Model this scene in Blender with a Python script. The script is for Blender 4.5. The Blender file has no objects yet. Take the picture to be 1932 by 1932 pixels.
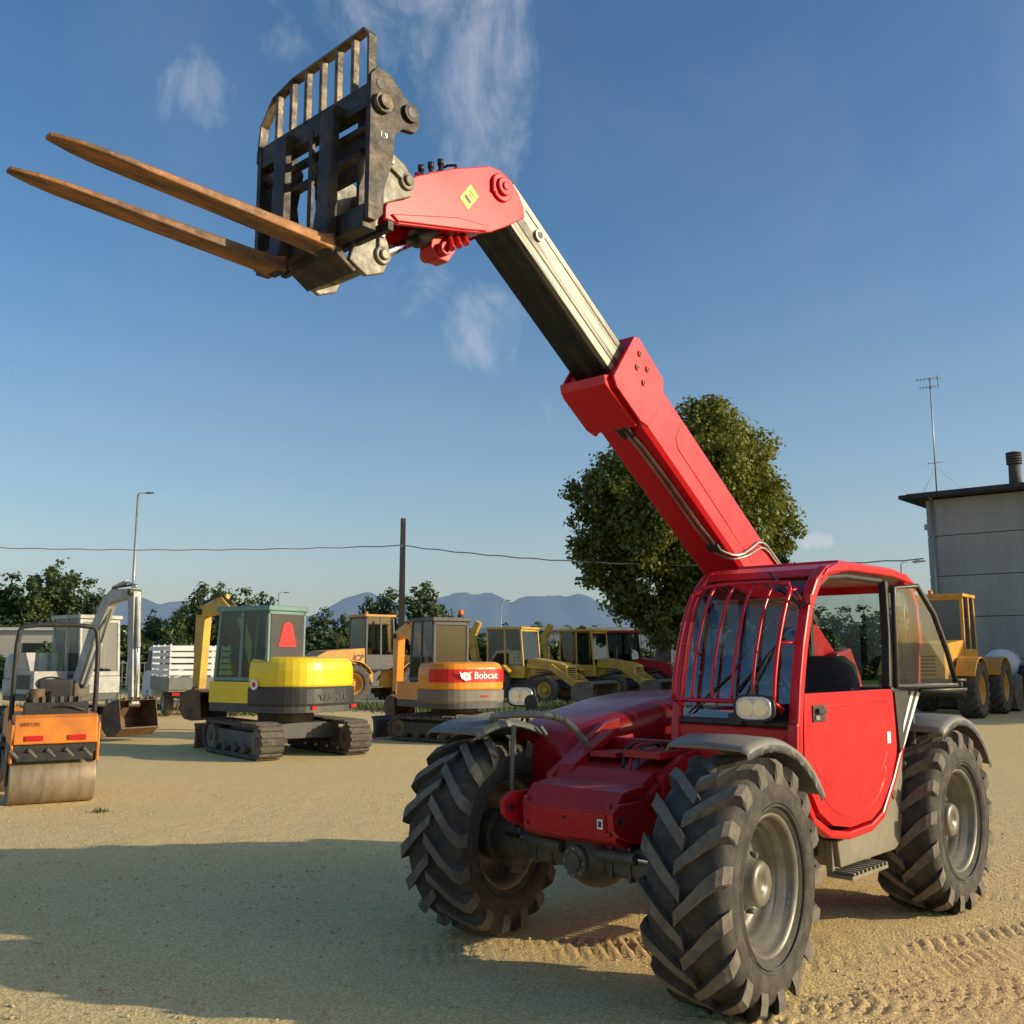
import bpy,bmesh,math,random
import numpy as np
from mathutils import Vector,Matrix,Euler
R=math.radians
random.seed(7); rng=np.random.default_rng(7)
scene=bpy.context.scene
col=scene.collection

# ------------------------------------------------------------------ materials
def new_mat(name):
    m=bpy.data.materials.new(name); m.use_nodes=True
    nt=m.node_tree; b=nt.nodes['Principled BSDF']
    return m,nt,b
def mixrgb(nt,fac,a,b,bt='MIX'):
    n=nt.nodes.new('ShaderNodeMix'); n.data_type='RGBA'; n.blend_type=bt
    for i,v in ((0,fac),(6,a),(7,b)):
        if isinstance(v,bpy.types.NodeSocket): nt.links.new(v,n.inputs[i])
        elif i==0: n.inputs[0].default_value=v
        else: n.inputs[i].default_value=(*v,1)
    return n.outputs[2]
def noise(nt,vec,scale,detail=5,rough=.6,dist=0):
    n=nt.nodes.new('ShaderNodeTexNoise'); n.inputs['Scale'].default_value=scale
    n.inputs['Detail'].default_value=detail; n.inputs['Roughness'].default_value=rough
    n.inputs['Distortion'].default_value=dist
    nt.links.new(vec,n.inputs['Vector']); return n.outputs[0]
def maprange(nt,val,a,b,c=0,d=1,smooth=False):
    n=nt.nodes.new('ShaderNodeMapRange'); nt.links.new(val,n.inputs[0])
    if smooth: n.interpolation_type='SMOOTHSTEP'
    for i,v in enumerate((a,b,c,d)): n.inputs[i+1].default_value=v
    return n.outputs[0]
def mathn(nt,op,a,b=0.0,c=None):
    n=nt.nodes.new('ShaderNodeMath'); n.operation=op
    for i,v in enumerate((a,b,c)):
        if v is None: continue
        if isinstance(v,bpy.types.NodeSocket): nt.links.new(v,n.inputs[i])
        else: n.inputs[i].default_value=v
    return n.outputs[0]
def bumpn(nt,b,h,strength,dist):
    n=nt.nodes.new('ShaderNodeBump'); n.inputs['Strength'].default_value=strength; n.inputs['Distance'].default_value=dist
    nt.links.new(h,n.inputs['Height']); nt.links.new(n.outputs[0],b.inputs['Normal'])
def surf(name,ca,cb=None,scale=4,lo=.35,hi=.65,rough=.5,metal=0,bump=0,bscale=60,dust=0,dc=(.30,.25,.17),coat=0,rvar=.12,stretch=None,spec=.5):
    """two-colour weathered surface with optional dust film"""
    m,nt,b=new_mat(name)
    tc=nt.nodes.new('ShaderNodeTexCoord'); v=tc.outputs['Object']
    if stretch:
        mp=nt.nodes.new('ShaderNodeMapping'); mp.inputs['Scale'].default_value=stretch
        nt.links.new(v,mp.inputs[0]); v2=mp.outputs[0]
    else: v2=v
    if cb is None: cb=tuple(c*.72 for c in ca)
    f=maprange(nt,noise(nt,v2,scale,7,.62),lo,hi)
    c=mixrgb(nt,f,ca,cb)
    if dust>0:
        g=maprange(nt,noise(nt,v,scale*2.3+1.7,8,.7),.42,.8,0,dust)
        geo=nt.nodes.new('ShaderNodeNewGeometry'); sep=nt.nodes.new('ShaderNodeSeparateXYZ')
        nt.links.new(geo.outputs['Normal'],sep.inputs[0])
        up=maprange(nt,sep.outputs[2],.2,1,.0,dust*.6)
        c=mixrgb(nt,mathn(nt,'ADD',g,up),c,dc)
    nt.links.new(c,b.inputs['Base Color'])
    rr=maprange(nt,noise(nt,v,scale*3,4),.3,.7,max(.03,rough-rvar),min(1,rough+rvar))
    nt.links.new(rr,b.inputs['Roughness'])
    b.inputs['Metallic'].default_value=metal; b.inputs['Specular IOR Level'].default_value=spec
    b.inputs['Coat Weight'].default_value=coat; b.inputs['Coat Roughness'].default_value=.12
    if bump>0: bumpn(nt,b,noise(nt,v,bscale,5,.6),bump,.01)
    return m
def glass(name,tint=(.5,.6,.6),gl=.12):
    m=bpy.data.materials.new(name); m.use_nodes=True; nt=m.node_tree; nt.nodes.clear()
    o=nt.nodes.new('ShaderNodeOutputMaterial'); t=nt.nodes.new('ShaderNodeBsdfTransparent'); t.inputs[0].default_value=(*tint,1)
    g=nt.nodes.new('ShaderNodeBsdfGlossy'); g.inputs['Roughness'].default_value=.03; g.inputs[0].default_value=(.9,.95,1,1)
    lw=nt.nodes.new('ShaderNodeLayerWeight'); lw.inputs[0].default_value=.5
    mx=nt.nodes.new('ShaderNodeMixShader'); 
    f=mathn(nt,'ADD',mathn(nt,'MULTIPLY',mathn(nt,'POWER',lw.outputs['Facing'],4.0),.6),gl)
    nt.links.new(f,mx.inputs[0]); nt.links.new(t.outputs[0],mx.inputs[1]); nt.links.new(g.outputs[0],mx.inputs[2])
    nt.links.new(mx.outputs[0],o.inputs[0]); return m

M={}
M['red']=surf('red_paint',(.60,.004,.012),(.54,.004,.010),2,.3,.7,.33,0,.012,160,.045,(.36,.10,.06),.18,.05,spec=.4)
M['redhood']=surf('faded_red_paint',(.42,.005,.012),(.34,.005,.010),2,.3,.7,.32,0,.02,120,.08,(.26,.09,.06),.2,.06,spec=.4)
M['redflat']=surf('red_steel',(.50,.006,.013),(.40,.006,.011),5,.3,.7,.42,0,.04,90,.16,(.32,.15,.09),.05,.08,spec=.4)
M['tyre']=surf('dusty_rubber',(.026,.025,.023),(.055,.050,.040),5,.35,.7,.85,0,.25,70,.42,(.19,.16,.115))
M['lug']=surf('dusty_lug_rubber',(.15,.137,.11),(.06,.055,.045),7,.35,.7,.92,0,.35,50,.5,(.27,.225,.165))
M['tyrebk']=surf('old_rubber',(.04,.04,.037),(.09,.08,.06),4,.3,.7,.9,0,0,50,.4)
M['rim']=surf('rim_grey_beige',(.205,.195,.155),(.13,.12,.095),7,.35,.65,.42,.3,.05,80,.3,(.25,.215,.15))
M['axle']=surf('greasy_steel',(.065,.06,.05),(.12,.105,.075),8,.35,.65,.6,.3,.15,60,.35,(.18,.15,.11))
M['greyplastic']=surf('fender_grey',(.15,.15,.135),(.20,.195,.165),6,.3,.7,.5,0,.05,90,.3,(.30,.26,.19))
M['skirt']=surf('grey_beige_paint',(.24,.22,.16),(.19,.175,.125),4,.3,.7,.45,0,.05,90,.4,(.30,.255,.18))
M['black']=surf('black_plastic',(.014,.014,.014),(.03,.03,.028),6,.3,.7,.5,0,0,50,.08)
M['blackpaint']=surf('black_paint',(.018,.018,.017),(.05,.045,.035),5,.4,.7,.35,0,.05,80,.12)
M['carr']=surf('carriage_black_rust',(.020,.018,.016),(.10,.062,.034),7,.46,.74,.55,.3,.2,50,.10,(.20,.14,.085))
M['slat']=surf('worn_rust_slat',(.19,.14,.09),(.042,.035,.028),9,.40,.58,.5,.4,.2,50)
M['fork']=surf('rusty_fork',(.32,.135,.04),(.085,.048,.026),6,.38,.62,.6,.2,.3,45,.12,(.36,.21,.09),stretch=(.6,3,3))
M['bracket']=surf('olive_grey_steel',(.21,.195,.14),(.09,.08,.06),7,.40,.64,.5,.1,.08,70,.1)
M['steel']=surf('chrome_rod',(.75,.75,.75),(.6,.6,.6),4,.3,.7,.15,1)
M['dullsteel']=surf('dull_steel',(.40,.39,.34),(.24,.23,.19),9,.3,.7,.4,.6,.05)
M['inner']=surf('boom_inner_worn',(.42,.385,.28),(.06,.052,.04),2.2,.46,.64,.36,.15,.08,70,.0,stretch=(.5,9,9))
M['innerdark']=surf('boom_inner_dark',(.016,.015,.014),(.12,.10,.07),2.2,.52,.8,.35,.2,.05,60,stretch=(.5,9,9))
M['glass']=glass('cab_glass',(.58,.66,.63),.08)
M['glassws']=glass('windscreen_glass',(.24,.30,.30),.14)
M['glassdk']=glass('tinted_glass',(.22,.28,.27),.09)
M['glassgr']=glass('green_tinted_glass',(.16,.28,.22),.07)
M['lens']=surf('lamp_lens',(.8,.81,.77),(.6,.6,.58),30,.4,.6,.1,.4)
M['chrome']=surf('reflector',(.85,.85,.82),(.7,.7,.7),10,.3,.7,.12,1)
M['orange']=surf('orange_paint',(.74,.23,.015),(.50,.15,.02),4,.38,.68,.45,0,.03,90,.32,(.30,.19,.09))
M['bobor']=surf('bright_orange',(.86,.31,.015),(.76,.25,.012),3,.3,.7,.35,0,.02,90,.08,coat=.2)
M['yel']=surf('yellow_paint',(.86,.63,.015),(.76,.55,.015),3,.3,.7,.35,0,.02,90,.07,coat=.2)
M['yelold']=surf('old_yellow',(.70,.42,.035),(.44,.26,.045),3,.38,.66,.5,0,.05,60,.35)
M['yelor']=surf('orange_yellow',(.74,.36,.02),(.52,.24,.02),3,.35,.7,.5,0,.05,60,.2)
M['yeljcb']=surf('faded_orange_yellow',(.66,.31,.02),(.44,.20,.025),3,.35,.7,.5,0,.05,60,.25)
M['teal']=surf('grey_green_paint',(.15,.27,.24),(.12,.22,.20),3,.3,.7,.4,0,0,60,.1)
M['dkgrey']=surf('dark_grey_paint',(.045,.047,.05),(.07,.07,.07),3,.3,.7,.5,0,0,60,.12)
M['dkband']=surf('black_counterweight',(.025,.026,.027),(.04,.04,.04),3,.3,.7,.45,0,0,60,.06)
M['cast']=surf('bronze_grey_counterweight',(.20,.18,.145),(.14,.125,.10),3,.3,.7,.5,0,.03,60,.12)
M['ltgrey']=surf('grey_white_paint',(.46,.46,.43),(.27,.27,.25),4,.38,.68,.5,0,.03,60,.3)
M['rust']=surf('rusty_steel',(.20,.105,.05),(.085,.052,.03),5,.35,.65,.75,.1,.2,50,.25)
M['bucket']=surf('worn_bucket',(.22,.175,.12),(.11,.085,.06),4,.35,.65,.6,.2,.1,50,.35)
M['drum']=surf('roller_drum',(.33,.26,.17),(.19,.15,.105),3,.35,.65,.5,.25,.06,50,.35,(.40,.32,.2),stretch=(1,4,1))
M['white']=surf('white_paint',(.78,.78,.75),(.66,.66,.64),3,.3,.7,.45,0,0,60,.1)
M['whitelet']=surf('white_lettering',(.85,.85,.83),(.8,.8,.78),3,.3,.7,.5)
M['greylet']=surf('grey_lettering',(.075,.075,.075),(.065,.065,.065),3,.3,.7,.5)
M['dklet']=surf('dark_lettering',(.06,.035,.01),(.05,.03,.01),3,.3,.7,.5)
M['redlens']=surf('red_lens',(.6,.02,.015),(.45,.015,.01),20,.3,.7,.25)
M['redsign']=surf('red_reflector',(.70,.015,.015),(.62,.012,.012),20,.3,.7,.4)
M['orlens']=surf('orange_beacon',(.9,.20,.02),(.8,.15,.02),20,.3,.7,.25)
M['label']=surf('yellow_label',(.8,.62,.03),(.75,.55,.03),20,.3,.7,.4)
M['seat']=surf('seat_fabric',(.03,.03,.032),(.045,.045,.045),12,.3,.7,.85)
M['blue']=surf('blue_paint',(.04,.08,.16),(.03,.06,.13),3,.3,.7,.3,0,0,60,.1,coat=.5)
M['concrete']=surf('concrete_panel',(.46,.42,.355),(.30,.275,.24),.8,.3,.7,.85,0,.15,20,0,stretch=(1,1,.3))
M['roof']=surf('roof_dark',(.035,.033,.032),(.06,.055,.05),2,.3,.7,.8)
M['cream']=surf('cream_render',(.66,.60,.47),(.58,.52,.40),.5,.3,.7,.85)
M['galv']=surf('galvanised',(.42,.42,.41),(.32,.32,.31),3,.3,.7,.45,.4)
M['wood']=surf('weathered_pole',(.20,.13,.08),(.13,.08,.055),3,.3,.7,.85,0,.2,30,stretch=(6,6,.5))
M['wire']=surf('cable',(.40,.37,.33),(.34,.31,.27),3,.3,.7,.6)
M['bark']=surf('bark',(.24,.20,.145),(.13,.11,.08),2.5,.4,.6,.9,0,.4,8)
M['flue']=surf('flue_grey_brown',(.14,.125,.10),(.09,.08,.07),3,.3,.7,.8,.2,.2,20)
def leafmat(name,ca,cb,cc,tr_=.3):
    m,nt,b=new_mat(name); tc=nt.nodes.new('ShaderNodeTexCoord')
    f=maprange(nt,noise(nt,tc.outputs['Object'],.55,4),.35,.65)
    c=mixrgb(nt,f,ca,cb)
    g=nt.nodes.new('ShaderNodeNewGeometry')
    f2=maprange(nt,g.outputs['Random Per Island'],.5,1,0,.9)
    c=mixrgb(nt,f2,c,cc)
    nt.links.new(c,b.inputs['Base Color']); b.inputs['Roughness'].default_value=.55
    out=nt.nodes['Material Output']; tr=nt.nodes.new('ShaderNodeBsdfTranslucent'); nt.links.new(c,tr.inputs[0])
    mx=nt.nodes.new('ShaderNodeMixShader'); mx.inputs[0].default_value=tr_
    nt.links.new(b.outputs[0],mx.inputs[1]); nt.links.new(tr.outputs[0],mx.inputs[2]); nt.links.new(mx.outputs[0],out.inputs[0])
    return m
M['leaf']=leafmat('plane_leaves',(.12,.15,.016),(.18,.20,.022),(.27,.25,.035),.42)
M['leafbk']=leafmat('tree_leaves',(.045,.075,.022),(.075,.12,.03),(.11,.145,.04),.3)
M['grass']=leafmat('grass_blades',(.06,.10,.02),(.09,.13,.03),(.16,.16,.06))

# ------------------------------------------------------------------ mesh builder
def frame_from_axis(ax):
    ax=Vector(ax).normalized(); h=Vector((0,0,1)) if abs(ax.z)<.9 else Vector((1,0,0))
    u=ax.cross(h).normalized(); w=ax.cross(u).normalized(); return ax,u,w
class MB:
    def __init__(s,T=None): s.V=[];s.F=[];s.I=[];s.S=[];s.mats=[];s.M=T if T is not None else Matrix()
    def mi(s,m):
        if isinstance(m,str): m=M[m]
        if m not in s.mats: s.mats.append(m)
        return s.mats.index(m)
    def add(s,vs,fs,m,smooth=False,T=None):
        n=len(fs); ks=[s.mi(q) for q in m] if isinstance(m,list) else [s.mi(m)]*n
        b=len(s.V); TT=s.M@T if T is not None else s.M
        s.V+=[tuple(TT@Vector(v)) for v in vs]
        s.F+=[tuple(i+b for i in f) for f in fs]
        s.I+=ks; s.S+=(smooth if isinstance(smooth,list) else [smooth]*n); return s
    def box(s,c,size,m,rot=(0,0,0)):
        x,y,z=[d/2 for d in size]
        vs=[(i*x,j*y,k*z) for i in(-1,1) for j in(-1,1) for k in(-1,1)]
        fs=[(0,1,3,2),(4,6,7,5),(0,4,5,1),(2,3,7,6),(0,2,6,4),(1,5,7,3)]
        T=Matrix.Translation(c)@Euler([R(a) for a in rot]).to_matrix().to_4x4()
        return s.add(vs,fs,m,False,T)
    def b2(s,lo,hi,m): 
        return s.box([(a+b)/2 for a,b in zip(lo,hi)],[abs(b-a) for a,b in zip(lo,hi)],m)
    def prism(s,pts,ax,a,b,m):
        f={'y':lambda p,t:(p[0],t,p[1]),'z':lambda p,t:(p[0],p[1],t),'x':lambda p,t:(t,p[0],p[1])}[ax]
        n=len(pts); vs=[f(p,a) for p in pts]+[f(p,b) for p in pts]
        fs=[tuple(range(n)),tuple(range(2*n-1,n-1,-1))]+[(i,(i+1)%n,n+(i+1)%n,n+i) for i in range(n)]
        return s.add(vs,fs,m)
    def cyl(s,p0,p1,r0,m,r1=None,seg=20,cap=True):
        p0=Vector(p0);p1=Vector(p1); r1=r0 if r1 is None else r1
        ax,u,w=frame_from_axis(p1-p0); vs=[]
        for p,r in((p0,r0),(p1,r1)):
            for i in range(seg):
                a=2*math.pi*i/seg; vs.append(p+u*r*math.cos(a)+w*r*math.sin(a))
        fs=[(i,(i+1)%seg,seg+(i+1)%seg,seg+i) for i in range(seg)]; sm=[True]*seg
        if cap: fs+=[tuple(range(seg)),tuple(range(2*seg-1,seg-1,-1))]; sm+=[False,False]
        return s.add(vs,fs,m,sm)
    def tube(s,path,r,m,seg=8,closed=False,smooth=0):
        P=[Vector(p) for p in path]
        for _ in range(smooth):
            Q=[] if closed else [P[0]]
            rngi=range(len(P)) if closed else range(len(P)-1)
            for i in rngi:
                a=P[i];b=P[(i+1)%len(P)]; Q+=[a*.75+b*.25,a*.25+b*.75]
            if not closed: Q.append(P[-1])
            P=Q
        n=len(P); vs=[]; up=None
        for i,p in enumerate(P):
            if closed: t=(P[(i+1)%n]-P[i-1])
            else: t=P[min(i+1,n-1)]-P[max(i-1,0)]
            t.normalize()
            if up is None: _,u,_w=frame_from_axis(t)
            else: u=(up-t*up.dot(t)).normalized()
            up=u; w=t.cross(u)
            for k in range(seg):
                a=2*math.pi*k/seg; vs.append(p+u*r*math.cos(a)+w*r*math.sin(a))
        fs=[];sm=[]
        for i in range(n if closed else n-1):
            j=(i+1)%n
            for k in range(seg): fs.append((i*seg+k,i*seg+(k+1)%seg,j*seg+(k+1)%seg,j*seg+k)); sm.append(True)
        if not closed: fs+=[tuple(range(seg)),tuple(range(n*seg-1,(n-1)*seg-1,-1))]; sm+=[False,False]
        return s.add(vs,fs,m,sm)
    def lathe(s,prof,o,ax,m,seg=40,closed=False,smooth=True):
        o=Vector(o); ax,u,w=frame_from_axis(ax); vs=[]; n=len(prof)
        for r,h in prof:
            for i in range(seg):
                a=2*math.pi*i/seg; vs.append(o+ax*h+(u*math.cos(a)+w*math.sin(a))*r)
        fs=[]
        for j in range(n if closed else n-1):
            q=(j+1)%n
            for i in range(seg): fs.append((j*seg+i,j*seg+(i+1)%seg,q*seg+(i+1)%seg,q*seg+i))
        return s.add(vs,fs,m,smooth)
    def loft(s,secs,m,smooth=True,cap=True):
        n=len(secs[0]); vs=[p for sec in secs for p in sec]; fs=[]
        for j in range(len(secs)-1):
            for i in range(n): fs.append((j*n+i,j*n+(i+1)%n,(j+1)*n+(i+1)%n,(j+1)*n+i))
        sm=[smooth]*len(fs)
        if cap: fs+=[tuple(range(n)),tuple(range(len(vs)-1,len(vs)-n-1,-1))]; sm+=[False,False]
        return s.add(vs,fs,m,sm)
    def sheet(s,rows,m,smooth=True):
        n=len(rows[0]); vs=[p for r in rows for p in r]
        fs=[(j*n+i,j*n+i+1,(j+1)*n+i+1,(j+1)*n+i) for j in range(len(rows)-1) for i in range(n-1)]
        return s.add(vs,fs,m,smooth)
    def ell(s,c,rad,m,seg=16,rings=10):
        vs=[];fs=[]
        for j in range(1,rings):
            t=math.pi*j/rings
            for i in range(seg):
                a=2*math.pi*i/seg; vs.append((c[0]+rad[0]*math.sin(t)*math.cos(a),c[1]+rad[1]*math.sin(t)*math.sin(a),c[2]+rad[2]*math.cos(t)))
        for j in range(rings-2):
            for i in range(seg): fs.append((j*seg+i,j*seg+(i+1)%seg,(j+1)*seg+(i+1)%seg,(j+1)*seg+i))
        vs+=[(c[0],c[1],c[2]+rad[2]),(c[0],c[1],c[2]-rad[2])]; a=len(vs)-2
        for i in range(seg): fs+=[(a,i,(i+1)%seg),(a+1,(rings-2)*seg+(i+1)%seg,(rings-2)*seg+i)]
        return s.add(vs,fs,m,True)
    def beam(s,p0,p1,w,h0,h1,m,y=0.0):
        a=Vector((p0[0],p0[1]));b=Vector((p1[0],p1[1])); d=(b-a).normalized(); n=Vector((-d.y,d.x))
        pts=[a-n*h0/2,b-n*h1/2,b+n*h1/2,a+n*h0/2]
        return s.prism([(p.x,p.y) for p in pts],'y',y-w/2,y+w/2,m)
    def path_prism(s,pts,w,h,m,y=0.0):
        n=len(pts); L=[];U=[]
        for i,p in enumerate(pts):
            a=Vector(pts[max(i-1,0)]);b=Vector(pts[min(i+1,n-1)]); d=(b-a).normalized(); q=Vector((-d.y,d.x))
            hh=h[i] if isinstance(h,(list,tuple)) else h
            L.append(tuple(Vector(p)-q*hh/2));U.append(tuple(Vector(p)+q*hh/2))
        vs=[];fs=[]
        for i in range(n):
            vs+=[(L[i][0],y-w/2,L[i][1]),(L[i][0],y+w/2,L[i][1]),(U[i][0],y+w/2,U[i][1]),(U[i][0],y-w/2,U[i][1])]
        for i in range(n-1):
            for k in range(4): fs.append((i*4+k,i*4+(k+1)%4,(i+1)*4+(k+1)%4,(i+1)*4+k))
        fs+=[(0,1,2,3),((n-1)*4+3,(n-1)*4+2,(n-1)*4+1,(n-1)*4)]
        return s.add(vs,fs,m)
    def mesh(s,name):
        me=bpy.data.meshes.new(name); me.from_pydata(s.V,[],s.F)
        for m in s.mats: me.materials.append(m)
        me.polygons.foreach_set('material_index',s.I); me.polygons.foreach_set('use_smooth',s.S)
        bm=bmesh.new(); bm.from_mesh(me); bmesh.ops.recalc_face_normals(bm,faces=bm.faces); bm.to_mesh(me); bm.free(); me.update()
        return me
    def obj(s,name,parent=None,bevel=0,label=None,seg=2):
        o=bpy.data.objects.new(name,s.mesh(name)); col.objects.link(o)
        if parent: o.parent=parent
        if bevel>0:
            bv=o.modifiers.new('bevel','BEVEL'); bv.width=bevel; bv.segments=seg; bv.limit_method='ANGLE'; bv.angle_limit=R(38)
        if label: o['label']=label
        return o
def thing(name,loc,rz,label,cat,group=None,scale=1):
    o=bpy.data.objects.new(name,None); o.location=loc; o.rotation_euler=(0,0,R(rz)); o.scale=(scale,)*3
    col.objects.link(o); o['label']=label; o['category']=cat; o.empty_display_size=.3
    if group:o['group']=group
    return o
def single(o,label,cat,group=None):
    o['label']=label;o['category']=cat
    if group:o['group']=group
    return o
def text(name,body,size,mat,parent,loc,right,up,offset=0,shear=0,spacing=1.0,sx=1.0):
    cu=bpy.data.curves.new('t','FONT'); cu.body=body; cu.size=size; cu.extrude=.0015; cu.align_x='CENTER'; cu.align_y='CENTER'; cu.offset=offset; cu.shear=shear; cu.space_character=spacing
    o=bpy.data.objects.new('t',cu); col.objects.link(o); bpy.context.view_layer.update()
    me=bpy.data.meshes.new_from_object(o.evaluated_get(bpy.context.evaluated_depsgraph_get()))
    bpy.data.objects.remove(o); me.materials.clear(); me.materials.append(M[mat])
    q=bpy.data.objects.new(name,me); col.objects.link(q); q.parent=parent
    r=Vector(right).normalized();u=Vector(up).normalized();n=r.cross(u)
    T=Matrix((r,u,n)).transposed().to_4x4(); q.matrix_local=Matrix.Translation(loc)@T@Matrix.Diagonal((sx,1,1,1))
    return q
def rrect(x,y0,y1,z0,z1,r,n=5,top_only=True):
    pts=[]
    cs=[(y1-r,z1-r,0),(y0+r,z1-r,90)]
    for cy,cz,a0 in cs:
        for i in range(n+1):
            a=R(a0+90*i/n); pts.append((x,cy+r*math.cos(a),cz+r*math.sin(a)))
    pts+=[(x,y0,z0),(x,y1,z0)]
    return pts

# ------------------------------------------------------------------ wheel meshes
_wc={}
def wheel_meshes(Rr,W,rr,n,lh,tm,rm,deep=.02,hub=.11,seg=64,bolts=10):
    key=(Rr,W,rr,n,lh,tm,rm)
    if key in _wc: return _wc[key]
    lm='lug' if tm=='tyre' else tm; big=(tm=='tyre')
    t=MB(); b=Rr-lh
    pr=[(rr,-.36*W),(rr+.012,-.43*W),(rr+(b-rr)*.35,-.505*W),(rr+(b-rr)*.62,-.505*W),(b-.045,-.475*W),(b-.012,-.41*W),(b,-.25*W),(b+.004,0)]
    pr=pr+[(r,-h) for r,h in reversed(pr[:-1])]+[(rr-.01,.3*W),(rr-.01,-.3*W)]
    t.lathe(pr,(0,0,0),(0,1,0),tm,seg,True)
    for q in (.22,.30,.62):
        for sd in(-1,1):
            r=rr+(b-rr)*q; t.lathe([(r-.006,sd*.490*W),(r,sd*.515*W),(r+.006,sd*.495*W)],(0,0,0),(0,1,0),tm,seg)
    D=.36*W/ .42*.61/Rr
    rj=random.Random(3)
    for sd in(-1,1):
        for i in range(n):
            p0=2*math.pi*(i+(.5 if sd<0 else 0))/n
            st=[(-.08,-.05,0,.95),(.3,.3,0,1),(.62,.62,.003,1.05),(.88,.84,.009,1.1),(1.0,.93,.026,1.2),(1.045,.97,.08,1.25)]
            vs=[];fs=[];ms=[]
            for (u,ph,drop,wf) in st:
                jt=(rj.uniform(-.004,.004) if big else 0)
                y=sd*u*W/2; a=p0+ph*D+jt; hw=(.0365 if big else .031)*wf*Rr/.61
                rt=Rr-drop+jt*.7; rb=b-drop-.02 if u<1.02 else Rr-.15
                if u>1.02: rt=Rr-.08
                yy=y if u<1.02 else sd*W*.515
                yb=y if u<1.02 else sd*W*.49
                for (r_,da,y_) in((rb,-hw*1.18/Rr,yb),(rt,-hw*.95/Rr,yy),(rt,hw*.95/Rr,yy),(rb,hw*1.18/Rr,yb)):
                    vs.append((r_*math.cos(a+da),y_,r_*math.sin(a+da)))
            for k in range(len(st)-1):
                for e in range(4): fs.append((k*4+e,k*4+(e+1)%4,(k+1)*4+(e+1)%4,(k+1)*4+e)); ms.append(lm if e==1 else tm)
            fs+=[(0,1,2,3),(len(vs)-1,len(vs)-2,len(vs)-3,len(vs)-4)]; ms+=[tm,lm]
            t.add(vs,fs,ms)
    tme=t.mesh('tyre')
    r=MB()
    w=W*.40
    r.lathe([(rr+.022,w),(rr+.018,w+.014),(rr+.004,w+.014),(rr-.010,w-.006),(rr-.012,w-.03),(rr-.030,w-.036),(rr-.034,w-.075),(rr-.058,w-.085),(rr-.064,deep+.03),(rr*.76,deep+.002),(rr*.60,deep-.012),(rr*.50,deep+.012),(rr*.42,deep+.02),(.0001,deep+.02)],(0,0,0),(0,1,0),rm,48)
    r.lathe([(rr+.022,-w),(rr+.004,-w-.012),(rr-.03,-w+.03),(rr-.05,-w+.08),(rr-.055,deep-.03),(rr*.5,deep-.03),(.0001,deep-.032)],(0,0,0),(0,1,0),rm,48)
    rme=r.mesh('rim')
    h=MB(); hr=rr*.34
    h.lathe([(hr*1.25,deep+.0),(hr*1.22,deep+.035),(hr,deep+.04),(hr,deep+hub),(hr*.9,deep+hub+.015),(hr*.35,deep+hub+.015),(hr*.3,deep+hub+.005),(.0001,deep+hub+.005)],(0,0,0),(0,1,0),rm,32)
    for i in range(bolts):
        a=2*math.pi*i/bolts; rb=hr*1.48; x,z=rb*math.cos(a),rb*math.sin(a)
        h.cyl((x,deep-.015,z),(x,deep+.045,z),.017*rr/.33,'axle',seg=6)
    h.cyl((0,-W*.3,0),(0,deep,0),hr*1.1,'axle',seg=20)
    hme=h.mesh('wheel')
    _wc[key]=(hme,tme,rme); return _wc[key]
def wheel(parent,loc,rz=0,flip=False,args=None,label=None):
    hme,tme,rme=wheel_meshes(*args)
    w=bpy.data.objects.new('wheel',hme); col.objects.link(w); w.parent=parent; w.location=loc
    w.rotation_euler=(0,R(random.uniform(0,18)),R(rz+(180 if flip else 0)))
    for nm,me in(('tyre',tme),('rim',rme)):
        o=bpy.data.objects.new(nm,me); col.objects.link(o); o.parent=w
    if label:w['label']=label
    return w

# ================================================================== TELEHANDLER
TH=thing('telehandler',(.398,5.67,0),226.8,'red telescopic handler with raised boom and rusty pallet forks on gravel','telehandler')
WA=(.590,.42,.315,17,.043,'tyre','rim'); WZ=.583; RX=-2.58
wheel(TH,(0,.935,WZ),5,False,WA); wheel(TH,(-.17,-.925,WZ),8,True,WA)
wheel(TH,(RX,.905,WZ),0,False,WA); wheel(TH,(RX,-.905,WZ),0,True,WA)

# chassis
c=MB()
c.prism([(-.05,.66),(-.12,.9),(-.35,1.02),(-.75,1.06),(-3.2,1.06),(-3.25,.6),(-1.2,.48),(-.5,.52)],'y',-.33,.33,'redflat')
c.prism([(-2.5,1.05),(-2.6,1.45),(-2.72,1.68),(-2.95,1.72),(-3.1,1.5),(-3.2,1.05)],'y',.17,.23,'redflat')
c.prism([(-2.5,1.05),(-2.6,1.45),(-2.72,1.68),(-2.95,1.72),(-3.1,1.5),(-3.2,1.05)],'y',-.33,-.27,'redflat')
c.b2((-3.35,-1.0,.55),(-3.2,1.0,1.10),'redflat')
c.obj('chassis',TH,.012)
# front frame
c=MB()
c.prism([(.15,.70),(.17,.85),(.08,.945),(.0,.955),(-.12,.965),(-.12,.66),(.05,.655)],'y',-.31,.33,'redflat')
c.prism([(.158,.715),(.178,.84),(.172,.845),(.152,.72)],'y',-.26,.28,'redflat')
c.prism([(-.12,.70),(-.12,.955),(-.22,1.02),(-.72,1.09),(-.72,.70)],'y',-.33,.30,'redflat')
c.prism([(-.10,.72),(-.12,.98),(-.62,1.24),(-.78,1.27),(-.78,.72)],'y',-.38,-.335,'redflat')
c.prism([(-.14,.96),(-.20,1.03),(-.60,1.21),(-.60,1.17),(-.24,.99)],'y',-.36,-.24,'redflat')
c.prism([(-.25,.8),(-.25,1.0),(-.45,1.10),(-.75,1.14),(-.75,.8)],'y',.305,.355,'redflat')
c.b2((-.62,.05,1.085),(-.30,.30,1.125),'redflat')
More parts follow.
